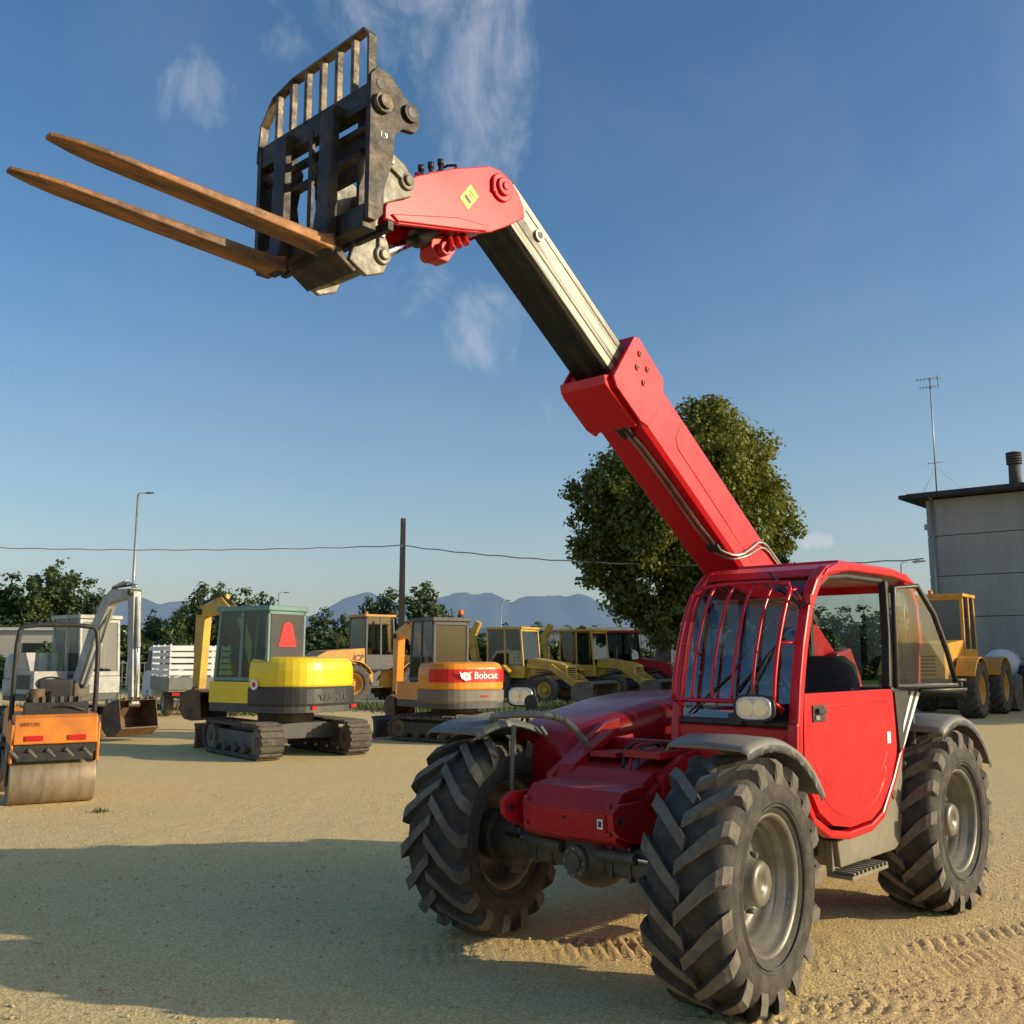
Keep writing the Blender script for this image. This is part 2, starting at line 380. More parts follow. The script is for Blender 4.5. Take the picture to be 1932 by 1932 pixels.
c.b2((-.60,-.22,1.07),(-.33,-.03,1.10),'redflat')
c.b2((-.68,-.30,1.07),(-.62,.90,1.16),'redflat')
for y in(-.40,.36):
    c.prism([(.20,.74),(.25,.78),(.26,.86),(.20,.90),(.0,.90),(-.15,.80),(-.12,.70),(.05,.69)],'y',y,y+.035,'redflat')
    c.cyl((.20,y-.004,.82),(.20,y+.039,.82),.022,'black',seg=14)
c.cyl((.16,.0,.80),(.180,.0,.80),.01,'black',seg=8)
for y in(-.28,.30):
    for z in(.74,.88): c.cyl((.15,y,z),(.178,y,z),.013,'redflat',seg=6)
c.obj('front_frame',TH,.010)
c=MB(); c.box((.178,.25,.79),(.006,.035,.05),'whitelet'); c.box((.182,.25,.79),(.002,.02,.03),'black'); c.obj('warning_label',TH)
for k in range(3):
    c=MB(); c.tube([(-.62,.10+.05*k,1.10),(-.50,.12+.05*k,1.17),(-.36,.02+.05*k,1.15),(-.28,.06+.05*k,1.03)],.010,'black' if k!=1 else 'redflat',6,smooth=2); c.obj('hydraulic_hose',TH)
# front axle
c=MB()
c.prism([(-.11,.50),(-.11,.66),(.09,.66),(.11,.62),(.11,.53),(.09,.50)],'y',-.62,.62,'axle')
c.ell((.02,.05,.565),(.19,.17,.155),'axle'); c.cyl((.14,.05,.565),(.21,.05,.565),.085,'axle',seg=24); c.cyl((.20,.05,.565),(.222,.05,.565),.05,'axle',seg=12)
for i in range(8):
    a=2*math.pi*i/8; c.cyl((.195,.05+.07*math.cos(a),.565+.07*math.sin(a)),(.218,.05+.07*math.cos(a),.565+.07*math.sin(a)),.008,'dullsteel',seg=6)
for sd in(-1,1):
    c.cyl((0,sd*.56,.58),(0,sd*.74,.58),.125,'axle',seg=24); c.cyl((0,sd*.74,.58),(0,sd*.86,.58),.15,'axle',seg=24)
    c.b2((-.07,sd*.60,.42),(.07,sd*.70,.76),'axle'); c.cyl((0,sd*.65,.74),(0,sd*.65,.79),.05,'axle'); c.cyl((0,sd*.65,.38),(0,sd*.65,.43),.05,'axle')
    c.cyl((.13,sd*.12,.61),(.13,sd*.42,.62),.032,'axle',seg=14); c.cyl((.13,sd*.42,.62),(.12,sd*.60,.62),.014,'steel',seg=10)
    for k in range(3): c.b2((-.12,sd*(.22+.13*k),.49),(.12,sd*(.24+.13*k),.67),'axle')
ax_=c.obj('front_axle',TH,.01); ax_.rotation_euler=(0,0,R(-5)); ax_.location=(-.085,0,0)
c=MB(); c.cyl((RX,-.8,WZ),(RX,.8,WZ),.11,'axle'); c.ell((RX,0,.57),(.18,.18,.17),'axle'); c.b2((RX-.11,-.65,.43),(RX+.12,.65,.54),'axle'); c.obj('rear_axle',TH,.01)
# fenders
def fender(x,y0,y1,a0,a1,r=.668,zc=.60):
    c=MB(); n=16
    rows=[]
    ys=[y0,y0+.02,(y0+y1)/2,y1-.035,y1,y1]
    dr=[.03,.0,-.005,.0,.018,.055]
    if y1<0: ys=[-v for v in [-y1,-y1+.02,-(y0+y1)/2,-y0-.035,-y0,-y0]]
    for i in range(n+1):
        a=R(a0+(a1-a0)*i/n); 
        o=[];q=[]
        for y,d in zip(ys,dr):
            rr_=r-d; o.append((x+rr_*math.sin(a),y,zc+rr_*math.cos(a)))
            rr_=r-d-.014; q.append((x+rr_*math.sin(a),y,zc+rr_*math.cos(a)))
        rows.append(o+q[::-1])
    c.loft(rows,'greyplastic',True,True)
    return c.obj('fender',TH)
fender(0,.70,1.15,20,-58); fender(-.15,-1.15,-.70,26,-50); fender(RX,.72,1.13,30,-62); fender(RX,-1.13,-.72,50,-50)
c=MB()
c.tube([(-.12,-.80,1.26),(.02,-.70,1.29),(.12,-.50,1.32),(.02,-.34,1.325),(-.16,-.30,1.30),(-.30,-.30,1.22),(-.46,-.29,1.06)],.022,'greyplastic',10,smooth=2)
c.obj('lamp_support_pipe',TH)
c=MB()
c.tube([(-.14,-.66,1.24),(-.12,-.66,1.0),(-.12,-.66,.80),(-.22,-.66,.74),(-.40,-.66,.82),(-.50,-.66,.98),(-.48,-.66,1.12),(-.40,-.68,1.22)],.015,'greyplastic',8,smooth=2)
c.obj('fender_bracket',TH)
c=MB(); c.tube([(-.05,-.64,.80),(-.05,-.5,.72),(-.1,-.35,.75)],.012,'black',8,smooth=2)
c.obj('brake_hose',TH)
# engine hood
c=MB(); S=[]
for x,z1,y1,y0,r in((-.40,1.08,-.46,-.98,.14),(-.425,1.14,-.42,-1.02,.15),(-.50,1.20,-.39,-1.05,.15),(-.64,1.245,-.37,-1.07,.14),(-.9,1.30,-.36,-1.08,.13),(-1.3,1.365,-.36,-1.09,.13),(-1.7,1.40,-.36,-1.09,.13),(-2.3,1.40,-.36,-1.09,.13),(-2.75,1.36,-.38,-1.07,.13)):
    S.append(rrect(x,y0,y1,.78,z1,r,6))
c.loft(S,'redhood',True)
hood=c.obj('engine_hood',TH,.008)
c=MB(); c.b2((-1.2,-.358,1.0),(-.62,-.352,1.13),'black'); 
for k in range(6): c.b2((-1.18,-.352,1.01+.02*k),(-.64,-.346,1.018+.02*k),'redhood')
c.obj('air_grille',hood)

# cab ----------------------------------------------------------------
AP=[(-.615,1.28),(-.655,1.50),(-.715,1.72),(-.80,1.94),(-.90,2.07),(-1.02,2.145)]
c=MB()
def pil(y,pts,w,d,m): c.path_prism(pts,w,d,m,y)
pil(.965,[(-.60,1.10)]+AP+[(-1.2,2.175)],.062,.062,'red')
pil(.21,[(-.60,1.10)]+AP+[(-1.2,2.175)],.055,.05,'red')
pil(.965,[(-.60,1.30),(-.585,1.12),(-.63,.93),(-.74,.78),(-.92,.69),(-1.15,.655),(-1.45,.665),(-1.62,.72),(-1.80,.90),(-1.98,1.12),(-2.16,1.34),(-2.28,1.47),(-2.34,1.75),(-2.32,1.98),(-2.24,2.10),(-2.08,2.17)],.062,.046,'red')
c.b2((-.60,.17,.92),(-.645,.93,1.27),'red')
c.b2((-.60,.17,1.27),(-.63,.95,1.31),'black')
c.b2((-2.3,.17,.74),(-.64,.92,.80),'black')
c.b2((-2.34,.20,.80),(-2.30,.93,1.45),'black')
c.b2((-2.34,.165,.80),(-.64,.195,1.32),'red')
pil(.195,[(-.66,1.33),(-2.34,1.45)],.04,.05,'black'); pil(.20,[(-2.34,1.4),(-2.34,2.1)],.05,.05,'black')
pil(.20,[(-1.45,1.38),(-1.45,2.15)],.04,.05,'black')
pil(.972,[(-1.81,1.46),(-1.84,1.8),(-1.83,2.13)],.055,.045,'black')
pil(.985,[(-1.80,1.45),(-2.28,1.46)],.04,.035,'black')
pil(.955,[(-.70,1.47),(-.745,1.70),(-.83,1.93),(-.93,2.05),(-1.06,2.11),(-1.3,2.13),(-1.81,2.13)],.05,.03,'black')
cab=c.obj('cab',TH,.012)
c=MB()
rp=[(-.93,2.11),(-1.0,2.16),(-1.12,2.195),(-1.35,2.215),(-1.9,2.215),(-2.13,2.19),(-2.26,2.14),(-2.31,2.08),(-2.2,2.13),(-1.9,2.16),(-1.3,2.16),(-1.1,2.14)]
c.prism(rp,'y',.165,1.01,'red'); c.b2((-1.9,.24,2.2),(-1.3,.93,2.232),'red'); 
c.obj('roof',cab,.012)
c=MB(); c.sheet([[(x,y,z) for y in(.235,.4,.6,.8,.94)] for x,z in AP],'glassws'); c.obj('windscreen',cab)
c=MB(); c.sheet([[(-2.345,y,z) for y in(.22,.94)] for z in(1.47,1.8,2.10)],'glass',False); c.obj('rear_window',cab)
c=MB(); c.add([(-.70,.19,1.36),(-2.32,.19,1.46),(-2.32,.19,2.13),(-1.05,.19,2.13),(-.80,.19,1.90)],[(0,1,2,3,4)],'glass'); c.obj('side_window',cab)
c=MB(); c.add([(-1.85,.975,1.48),(-2.27,.975,1.50),(-2.325,.975,1.76),(-2.30,.975,1.98),(-2.20,.975,2.10),(-1.86,.975,2.12)],[(0,1,2,3,4,5)],'glass'); c.obj('side_window',cab)
c=MB(); c.prism([(-1.845,1.44),(-1.885,1.06),(-1.95,1.10),(-2.14,1.32),(-2.27,1.44)],'y',.955,1.004,'black'); c.obj('quarter_panel',TH)
c=MB(); c.prism([(-2.20,1.435),(-2.00,1.20),(-1.915,1.085),(-1.95,1.11),(-2.25,1.435)],'y',1.003,1.008,'whitelet'); c.obj('decal_stripe',TH)
c=MB(); c.prism([(-2.10,1.435),(-1.95,1.24),(-1.93,1.18),(-2.15,1.435)],'y',1.003,1.008,'whitelet'); c.obj('decal_stripe',TH)
DP=[(-.665,1.455),(-.645,1.30),(-.635,1.12),(-.68,.95),(-.78,.82),(-.93,.735),(-1.15,.70),(-1.43,.71),(-1.57,.76),(-1.73,.90),(-1.83,1.05),(-1.845,1.10),(-1.84,1.25),(-1.82,1.455)]
c=MB(); c.prism(DP,'y',.955,1.0,'red')
def arc_rib(cx,cz,rx,rz_,a0,a1,w=.006):
    pts=[(cx+rx*math.cos(R(a0+(a1-a0)*i/18)),cz+rz_*math.sin(R(a0+(a1-a0)*i/18))) for i in range(19)]
    c.tube([(x,.998,z) for x,z in pts],w,'red',6)
arc_rib(-1.22,1.02,.44,.26,185,355); arc_rib(-1.22,1.12,.48,.22,190,350,.005)
c.tube([(-.76,.998,1.38),(-1.72,.998,1.38)],.005,'red',6)
door=c.obj('door',TH,.010,'closed red lower door with pressed panel')
c=MB(); c.b2((-.74,1.0,1.30),(-.88,1.008,1.39),'black'); c.b2((-.77,1.007,1.345),(-.86,1.03,1.372),'black'); c.b2((-.76,1.007,1.31),(-.80,1.016,1.335),'dullsteel'); c.obj('handle',door,.003)
c=MB(); c.b2((-1.70,.999,1.13),(-1.75,1.004,1.20),'whitelet'); c.obj('sticker',door)
c=MB(); UD=[(-1.86,1.01,1.47),(-1.87,1.02,2.09),(-2.13,1.07,2.11),(-2.30,1.10,1.94),(-2.42,1.13,1.70),(-2.50,1.15,1.47)]
c.tube(UD,.018,'black',8,True); c.tube([(-2.48,1.15,1.50),(-2.60,1.17,1.50),(-2.61,1.17,1.44),(-2.1,1.06,1.44)],.014,'black',8)
ud=c.obj('upper_door',TH,0,'glazed upper half door folded back')
c=MB(); c.add(UD,[tuple(range(6))],'glass'); c.obj('window',ud)
# guard grille
c=MB(); G=[(-.505,1.41),(-.525,1.55),(-.58,1.73),(-.66,1.91),(-.735,2.02),(-.80,2.08)]
for i in range(6):
    y=.26+.64*i/5
    c.tube([(x,y,z) for x,z in (G if 0<i<5 else G[:-1])],.0095 if 0<i<5 else .013,'red',8,smooth=1)
c.tube([(G[0][0],.26,G[0][1]),(G[0][0],.90,G[0][1])],.013,'red',8)
c.tube([(G[4][0],.26,G[4][1]),(G[5][0],.30,G[5][1]),(G[5][0],.86,G[5][1]),(G[4][0],.90,G[4][1])],.013,'red',8,smooth=1)
for y in(.26,.90):
    c.tube([(-.61,y,1.37),(-.505,y,1.41)],.010,'red',8); c.tube([(G[4][0],y,G[4][1]),(-.86,y,2.04)],.009,'red',8)
x,z=G[2]; c.tube([(x,.90,z),(-.74,.96,z)],.008,'red',8); c.tube([(x,.26,z),(-.74,.21,z)],.008,'red',8)
c.obj('windscreen_guard',TH)
c=MB(); c.tube([(-.60,.62,1.33),(-.63,.70,1.50),(-.69,.79,1.68)],.008,'black',6); c.tube([(-.63,.60,1.46),(-.72,.86,1.76)],.007,'black',6); c.box((-.6,.62,1.31),(.06,.08,.06),'black'); c.tube([(-.60,.30,1.33),(-.66,.55,1.55),(-.78,.75,1.86)],.006,'black',6)
c.obj('wiper',cab)
c=MB(); c.tube([(-.95,.99,2.10),(-.80,.98,1.98),(-.72,.96,1.92)],.010,'black',6); c.box((-.77,1.0,1.97),(.05,.03,.05),'redflat'); c.tube([(-.88,.70,2.14),(-.74,.96,1.93)],.009,'black',6); c.obj('mirror_arm',cab)
c=MB(); S=[]
for z,x,w in((1.02,-1.62,.22),(1.25,-1.68,.25),(1.48,-1.74,.24),(1.60,-1.78,.20),(1.66,-1.80,.12)):
    S.append([(x+.06,.58-w,z),(x+.09,.58-w*.5,z),(x+.09,.58+w*.5,z),(x+.06,.58+w,z),(x-.05,.58+w,z),(x-.05,.58-w,z)])
c.loft(S,'seat',True); c.box((-1.40,.58,1.08),(.48,.48,.14),'seat'); c.box((-1.42,.58,.9),(.34,.36,.22),'black')
c.obj('seat',cab,.03)
c=MB(); c.tube([(-.98+.07*math.cos(a)*1.0,.58+.19*math.sin(a),1.42+.16*math.cos(a)) for a in [2*math.pi*i/24 for i in range(24)]],.014,'black',8,True); c.cyl((-.75,.58,1.1),(-.98,.58,1.42),.03,'black'); c.tube([(-.98,.40,1.42),(-.98,.76,1.42)],.012,'black',6)
c.obj('steering_wheel',cab)
c=MB(); c.prism([(-.66,.8),(-.66,1.3),(-.80,1.34),(-.92,1.22),(-.95,.8)],'y',.25,.88,'black'); c.obj('dashboard',cab,.02)
def lamp(loc,w,h,rz=0,name='headlight'):
    T=Matrix.Translation(loc)@Euler((0,0,R(rz))).to_matrix().to_4x4()
    c=MB(T); n=20
    def ov(x,sx,sz): return [(x,math.copysign(abs(math.cos(a))**.6,math.cos(a))*sx,math.copysign(abs(math.sin(a))**.6,math.sin(a))*sz) for a in [2*math.pi*i/n for i in range(n)]]
    c.loft([ov(-.09,w*.22,h*.22),ov(-.07,w*.36,h*.36),ov(-.02,w*.5,h*.5),ov(.02,w*.52,h*.52)],'black')
    c.loft([ov(.02,w*.46,h*.46),ov(.032,w*.42,h*.42)],'lens')
    c.cyl((.03,-w*.18,0),(.037,-w*.18,0),h*.30,'chrome'); c.cyl((.03,w*.18,0),(.037,w*.18,0),h*.30,'chrome')
    return c.obj(name,TH)
lamp((-.48,.80,1.38),.22,.14,12); lamp((-.45,-.88,1.40),.19,.13,22)
c=MB(); c.tube([(-.52,.80,1.38),(-.60,.80,1.30)],.015,'black',6); c.obj('lamp_bracket',TH)
c=MB(); c.tube([(-.48,-.86,1.36),(-.42,-.80,1.22)],.015,'black',6); c.obj('lamp_bracket',TH)
c=MB(); c.tube([(-.35,-.80,1.24),(-.40,-.74,1.38)],.01,'black',6); c.cyl((-.39,-.74,1.37),(-.375,-.735,1.37),.045,'black'); c.obj('mirror',TH)
c=MB(); c.prism([(-1.15,.47),(-1.12,.62),(-1.40,.635),(-1.62,.68),(-1.82,.86),(-2.0,1.10),(-2.14,1.27),(-2.16,1.20),(-2.08,.95),(-2.04,.62),(-1.99,.50),(-1.9,.47)],'y',.72,.93,'skirt')
c.b2((-.62,.36,.52),(-1.2,.80,.72),'blackpaint'); c.b2((-.60,.36,.52),(-.78,.88,.76),'skirt')
c.cyl((-1.92,.925,.80),(-1.92,.94,.80),.03,'rust',seg=16)
c.obj('side_skirt',TH,.012)
c=MB(); c.b2((-1.10,.88,.42),(-1.58,1.02,.44),'skirt')
for i in range(9): c.box((-1.13-.054*i,.95,.449),(.018,.14,.018),'skirt')
for x in(-1.12,-1.56): c.b2((x-.012,.86,.42),(x+.012,.90,.62),'skirt')
c.obj('step',TH,.003)

# boom ----------------------------------------------------------------
BY=-.05; BA=35.9; pv=(-2.84,BY,1.545)
TB=Matrix.Translation(pv)@Euler((0,-R(BA),0)).to_matrix().to_4x4()
c=MB(TB)
prof=[(-.15,-.18),(.15,-.18),(.17,-.15),(.17,.15),(.15,.18),(-.15,.18),(-.17,.15),(-.17,-.15)]
c.loft([[(s_,y,n) for y,n in prof] for s_ in(-.25,3.0)],'red',False)
pc=[(y*1.13,n*1.15) for y,n in prof]
c.loft([[(s_,y,n) for y,n in pc] for s_ in(2.98,3.20)],'red',False)
c.prism([(1.35,-.06),(1.35,.10),(1.42,.135),(2.45,.135),(2.52,.10),(2.52,-.0),(2.46,-.04)],'y',.166,.174,'red')
for sy in(1,-1):
    a,b_=sorted((sy*.190,sy*.207))
    c.prism([(2.80,-.19),(2.78,.06),(2.86,.18),(3.18,.200),(3.22,.17),(3.22,-.19),(3.16,-.22),(2.88,-.22)],'y',a,b_,'red')
    a,b_=sorted((sy*.168,sy*.192))
    c.prism([(2.82,-.17),(2.80,.05),(2.88,.16),(3.16,.17),(3.16,-.19)],'y',a,b_,'red')
c.prism([(2.86,-.24),(2.86,-.17),(3.22,-.17),(3.26,-.21),(3.22,-.25)],'y',-.17,.17,'red')
c.cyl((0,-.26,0),(0,.26,0),.09,'axle')
boom=c.obj('boom',TH,.010)
for s_,n_ in((3.01,.10),(3.12,.12),(2.99,.0),(3.09,.03)):
    c=MB(TB); c.cyl((s_,.205,n_),(s_,.216,n_),.020,'redflat',seg=14); c.cyl((s_,.216,n_),(s_,.219,n_),.011,'black',seg=6); c.obj('bolt',boom)
c=MB()
ip=[(-.120,-.125),(.120,-.125),(.138,-.105),(.138,.105),(.120,.125),(-.120,.125),(-.138,.105),(-.138,-.105)]
S_=[[(s_,y,n) for y,n in ip] for s_ in(2.9,4.40)]
vs=[p for q in S_ for p in q]; fs=[(i,(i+1)%8,8+(i+1)%8,8+i) for i in range(8)]+[tuple(range(8)),tuple(range(15,7,-1))]
c.add(vs,fs,['innerdark','innerdark','inner','inner','inner','innerdark','innerdark','innerdark','innerdark','innerdark'])
c.b2((3.2,.137,-.052),(4.30,.1415,-.044),'innerdark'); c.b2((3.25,.137,.062),(4.25,.1415,.068),'innerdark')
c.cyl((4.10,.137,.03),(4.10,.155,.03),.035,'dullsteel',seg=20); c.cyl((4.10,.155,.03),(4.10,.157,.03),.022,'axle',seg=16)
ib=c.obj('inner_boom',boom,.004); ib.matrix_local=TB
# gooseneck head
c=MB()
def xz(pts,y0,y1,m): c.prism(pts,'y',BY+y0,BY+y1,m)
HP=[(.595,4.03),(.60,4.085),(.64,4.15),(.70,4.205),(.785,4.235),(.87,4.228),(1.135,4.115),(1.38,3.985),(1.53,3.85),(1.57,3.76),(1.57,3.70),(1.48,3.70),(1.10,3.79),(.96,3.825),(.86,3.86),(.74,3.93)]
xz(HP,.135,.158,'red'); xz(HP,-.158,-.135,'red')
xz([(.62,4.10),(.69,4.19),(.785,4.22),(.87,4.213),(1.135,4.10),(1.38,3.97),(1.36,3.945),(1.12,4.06),(.87,4.17),(.78,4.18),(.66,4.10)],-.136,.136,'red')
xz([(.74,3.95),(.86,3.875),(.96,3.84),(1.10,3.80),(1.16,3.79),(1.12,3.83),(.86,3.92)],-.136,.136,'redflat')
xz([(.92,3.88),(.90,3.85),(1.05,3.81),(1.50,3.705),(1.54,3.73),(1.1,3.86)],.157,.170,'red')
xz([(1.04,3.81),(1.18,3.78),(1.19,3.71),(1.14,3.66),(1.07,3.66),(1.02,3.73)],-.03,.06,'redflat')
c.cyl((.785,BY+.157,4.133),(.785,BY+.175,4.133),.078,'red',seg=28); c.cyl((.785,BY+.174,4.133),(.785,BY+.195,4.133),.05,'red',seg=24); c.cyl((.785,BY+.194,4.133),(.785,BY+.205,4.133),.024,'redflat',seg=12)
c.b2((.80,BY+.157,4.085),(.86,BY+.178,4.16),'red')
c.cyl((1.12,BY-.07,3.71),(1.12,BY+.10,3.71),.036,'redflat')
for k in range(3): c.cyl((.98+.05*k,BY+.07,3.83-.02*k),(1.01+.05*k,BY+.13,3.76-.03*k),.019,'redflat',seg=10)
c.cyl((1.47,BY-.14,3.86),(1.47,BY+.14,3.86),.045,'redflat')
head=c.obj('boom_head',boom,.007)
c=MB()
for i,(x,z) in enumerate(((1.13,4.10),(1.17,4.08),(1.21,4.06))):
    c.cyl((x,BY+.07-.03*i,z-.03),(x+.01,BY+.07-.03*i,z+.06),.013,'black',seg=10); c.cyl((x+.01,BY+.07-.03*i,z+.06),(x+.012,BY+.07-.03*i,z+.09),.017,'black',seg=10)
c.box((1.17,BY+.04,4.075),(.18,.16,.05),'redflat',(0,26,0)); c.tube([(1.20,BY,4.08),(1.30,BY+.05,4.07),(1.28,BY+.1,4.02)],.012,'redflat',8,smooth=1)
c.tube([(1.12,BY+.1,4.10),(1.06,BY+.13,4.17),(1.10,BY+.05,4.18),(1.16,BY+.02,4.10)],.008,'black',6,smooth=1)
c.obj('hydraulic_coupling',head)
c=MB(); T=Matrix.Translation((1.02,BY+.159,4.0))@Euler((0,R(-38),0)).to_matrix().to_4x4(); c.M=T
c.box((0,0,0),(.075,.003,.125),'label'); c.box((0,.002,-.02),(.05,.001,.02),'black'); c.box((0,.002,.03),(.045,.001,.006),'black'); c.box((0,.002,.01),(.03,.001,.006),'black')
c.obj('warning_label',head)
c=MB(TB)
c.tube([(2.84,.05,-.195),(2.6,.09,-.192),(1.70,.09,-.190),(1.60,.15,-.19),(1.52,.186,-.13),(1.44,.182,.0),(1.38,.182,.12),(1.26,.181,.168),(.4,.181,.168)],.011,'dullsteel',8,smooth=1)
c.b2((1.66,.04,-.21),(1.72,.13,-.175),'black')
c.obj('hydraulic_pipe',boom)
c=MB(TB)
c.tube([(2.84,.02,-.195),(2.6,.05,-.194),(1.66,.05,-.194),(1.55,.14,-.192),(1.47,.188,-.10),(1.39,.182,.02),(1.33,.182,.11),(1.21,.181,.145),(.4,.181,.145)],.009,'dullsteel',8,smooth=1)
c.obj('hydraulic_pipe',boom)
for y in(.04,-.02):
    c=MB(TB); c.tube([(3.0,y,-.19),(2.90,y+.04,-.23),(2.76,y+.03,-.20)],.020,'black',8,smooth=1); c.obj('hydraulic_hose',boom)
c=MB(); c.cyl((-1.6,BY-.02,1.0),(-1.95,BY-.02,1.75),.07,'redflat'); c.cyl((-1.95,BY-.02,1.75),(-2.05,BY-.02,2.0),.04,'steel'); c.obj('lift_cylinder',TH)
for i in range(5):
    c=MB(); c.tube([(-2.4,BY+.12+.03*i,1.45),(-2.2,BY+.16+.03*i,1.88),(-1.9,BY+.15+.02*i,1.80),(-1.8,BY+.13,1.35)],.016,'redflat' if i%2 else 'black',8,smooth=2)
    c.obj('hydraulic_hose',TH)

# carriage --------------------------------------------------------------
c=MB(); YL,YR=.375,-.445
c.b2((1.84,YR,4.02),(1.90,YL,4.13),'carr'); c.b2((1.84,YR,3.47),(1.91,YL,3.57),'carr')
c.b2((1.80,YR+.02,3.86),(1.84,YL-.02,3.885),'carr'); c.cyl((1.86,YR,3.95),(1.86,YL,3.95),.020,'carr',seg=14)
EP=[(1.905,3.50),(1.905,4.16),(1.87,4.205),(1.80,4.20),(1.71,4.13),(1.645,4.09),(1.62,4.03),(1.65,3.985),(1.72,3.975),(1.765,3.93),(1.775,3.80),(1.82,3.66),(1.825,3.54),(1.86,3.50)]
c.prism(EP,'y',YL,YL+.03,'carr')
EP2=[(1.905,3.50),(1.905,4.14),(1.83,4.14),(1.80,4.0),(1.82,3.8),(1.80,3.6),(1.84,3.50)]
c.prism(EP2,'y',YR-.03,YR,'carr')
c.cyl((1.685,YL+.03,4.06),(1.685,YL+.05,4.06),.042,'carr',seg=24); c.cyl((1.685,YL+.05,4.06),(1.685,YL+.052,4.06),.025,'black',seg=20)
c.cyl((1.845,YL+.03,4.04),(1.845,YL+.055,4.04),.048,'slat',seg=10); c.cyl((1.845,YL+.055,4.04),(1.845,YL+.07,4.04),.032,'slat',seg=20); c.cyl((1.855,YL+.029,4.13),(1.855,YL+.033,4.13),.022,'black',seg=16)
for y in(-.30,.27): c.prism([(1.86,3.50),(1.86,4.05),(1.80,4.05),(1.76,3.98),(1.79,3.80),(1.76,3.60),(1.80,3.50)],'y',y-.010,y+.010,'carr')
c.b2((1.74,YR,3.50),(1.77,YL,3.54),'carr'); c.b2((1.77,YR,3.51),(1.85,YR+.02,3.54),'carr')
c.b2((1.89,-.045,3.50),(1.905,-.015,4.05),'carr')
for k in range(9): c.b2((1.86,YR+.06+.09*k,4.128),(1.885,YR+.075+.09*k,4.14),'carr')
carr=c.obj('fork_carriage',TH,.006)
text('lettering','1.9',.038,'dullsteel',carr,(1.83,YL+.0315,3.90),(-1,0,0),(0,0,1),.0)
c=MB()
top=[(1.885,YL+.01,4.14),(1.885,YL+.005,4.36),(1.885,YL-.03,4.40),(1.885,YL-.10,4.395),(1.885,-.20,4.385),(1.885,-.36,4.35),(1.885,-.455,4.24),(1.885,-.475,4.10),(1.885,-.475,4.05)]
rows=[]
for i,p in enumerate(top):
    a=Vector(top[max(i-1,0)]);b=Vector(top[min(i+1,len(top)-1)]); d=(b-a).normalized(); n=Vector((0,-d.z,d.y))
    P=Vector(p); e=Vector((.024,0,0)); q=n*.006
    rows.append([tuple(P-e-q),tuple(P+e-q),tuple(P+e+q),tuple(P-e+q)])
c.loft(rows,'slat',False)
for i in range(6):
    y=-.35+.118*i+.02; c.b2((1.872,y-.004,4.12),(1.905,y+.018,4.382 if i>0 else 4.352),'slat')
c.obj('backrest',carr,.003)
for y in(.155,-.205):
    c=MB(); n=12; S=[]; w=.060
    for i in range(n+1):
        t=i/n; x=1.935+1.20*t; th=.052*(1-t)+.016*t; ww=w if t<.82 else w*(1-((t-.82)/.18)**2*.62)
        zc=3.456+.02*t
        S.append([(x,y-ww,zc-th),(x,y+ww,zc-th),(x,y+ww,zc),(x,y-ww,zc)])
    c.loft(S,'fork',False)
    w2=.048
    c.prism([(1.93,3.395),(1.985,3.405),(1.985,3.46),(1.965,3.52),(1.955,4.02),(1.93,4.03),(1.915,4.0),(1.915,3.42)],'y',y-w2,y+w2,'carr')
    c.prism([(1.935,3.40),(1.99,3.404),(1.99,3.459),(1.94,3.475)],'y',y-w-.001,y+w+.001,'fork')
    c.prism([(1.955,4.0),(1.955,4.06),(1.93,4.085),(1.86,4.085),(1.86,4.06),(1.915,4.0)],'y',y-w2*.9,y+w2*.9,'carr')
    c.obj('fork',carr,.006)
c=MB()
QP=[(1.43,3.93),(1.48,3.99),(1.58,4.03),(1.70,4.13),(1.74,4.08),(1.72,3.80),(1.76,3.55),(1.80,3.42),(1.70,3.37),(1.60,3.41),(1.555,3.50),(1.58,3.57),(1.64,3.64),(1.62,3.74),(1.52,3.80),(1.44,3.84)]
for y0 in(.165,-.195): c.prism(QP,'y',BY+y0,BY+y0+.028,'bracket')
c.b2((1.70,BY-.19,3.85),(1.73,BY+.18,4.05),'carr')
c.prism([(1.72,3.42),(1.80,3.42),(1.85,3.50),(1.88,3.49),(1.86,3.43),(1.76,3.37)],'y',BY-.18,BY+.18,'carr')
for x,z in((1.475,3.905),(1.615,3.49)):
    c.cyl((x,BY-.21,z),(x,BY+.21,z),.045,'bracket',seg=20); c.cyl((x,BY+.21,z),(x,BY+.225,z),.026,'bracket',seg=14)
c.box((1.53,BY+.20,3.935),(.12,.02,.05),'bracket',(0,-25,0)); c.cyl((1.58,BY+.19,3.96),(1.58,BY+.22,3.96),.016,'dullsteel',seg=6)
c.box((1.625,BY+.20,3.55),(.04,.02,.10),'bracket'); c.cyl((1.63,BY+.19,3.58),(1.63,BY+.22,3.58),.016,'dullsteel',seg=6)
c.obj('coupler',TH,.006)
c=MB(); c.cyl((1.615,BY+.03,3.49),(1.22,BY+.03,3.765),.027,'steel'); c.cyl((1.27,BY+.03,3.73),(.95,BY+.03,3.95),.048,'blackpaint'); c.obj('tilt_cylinder',TH)

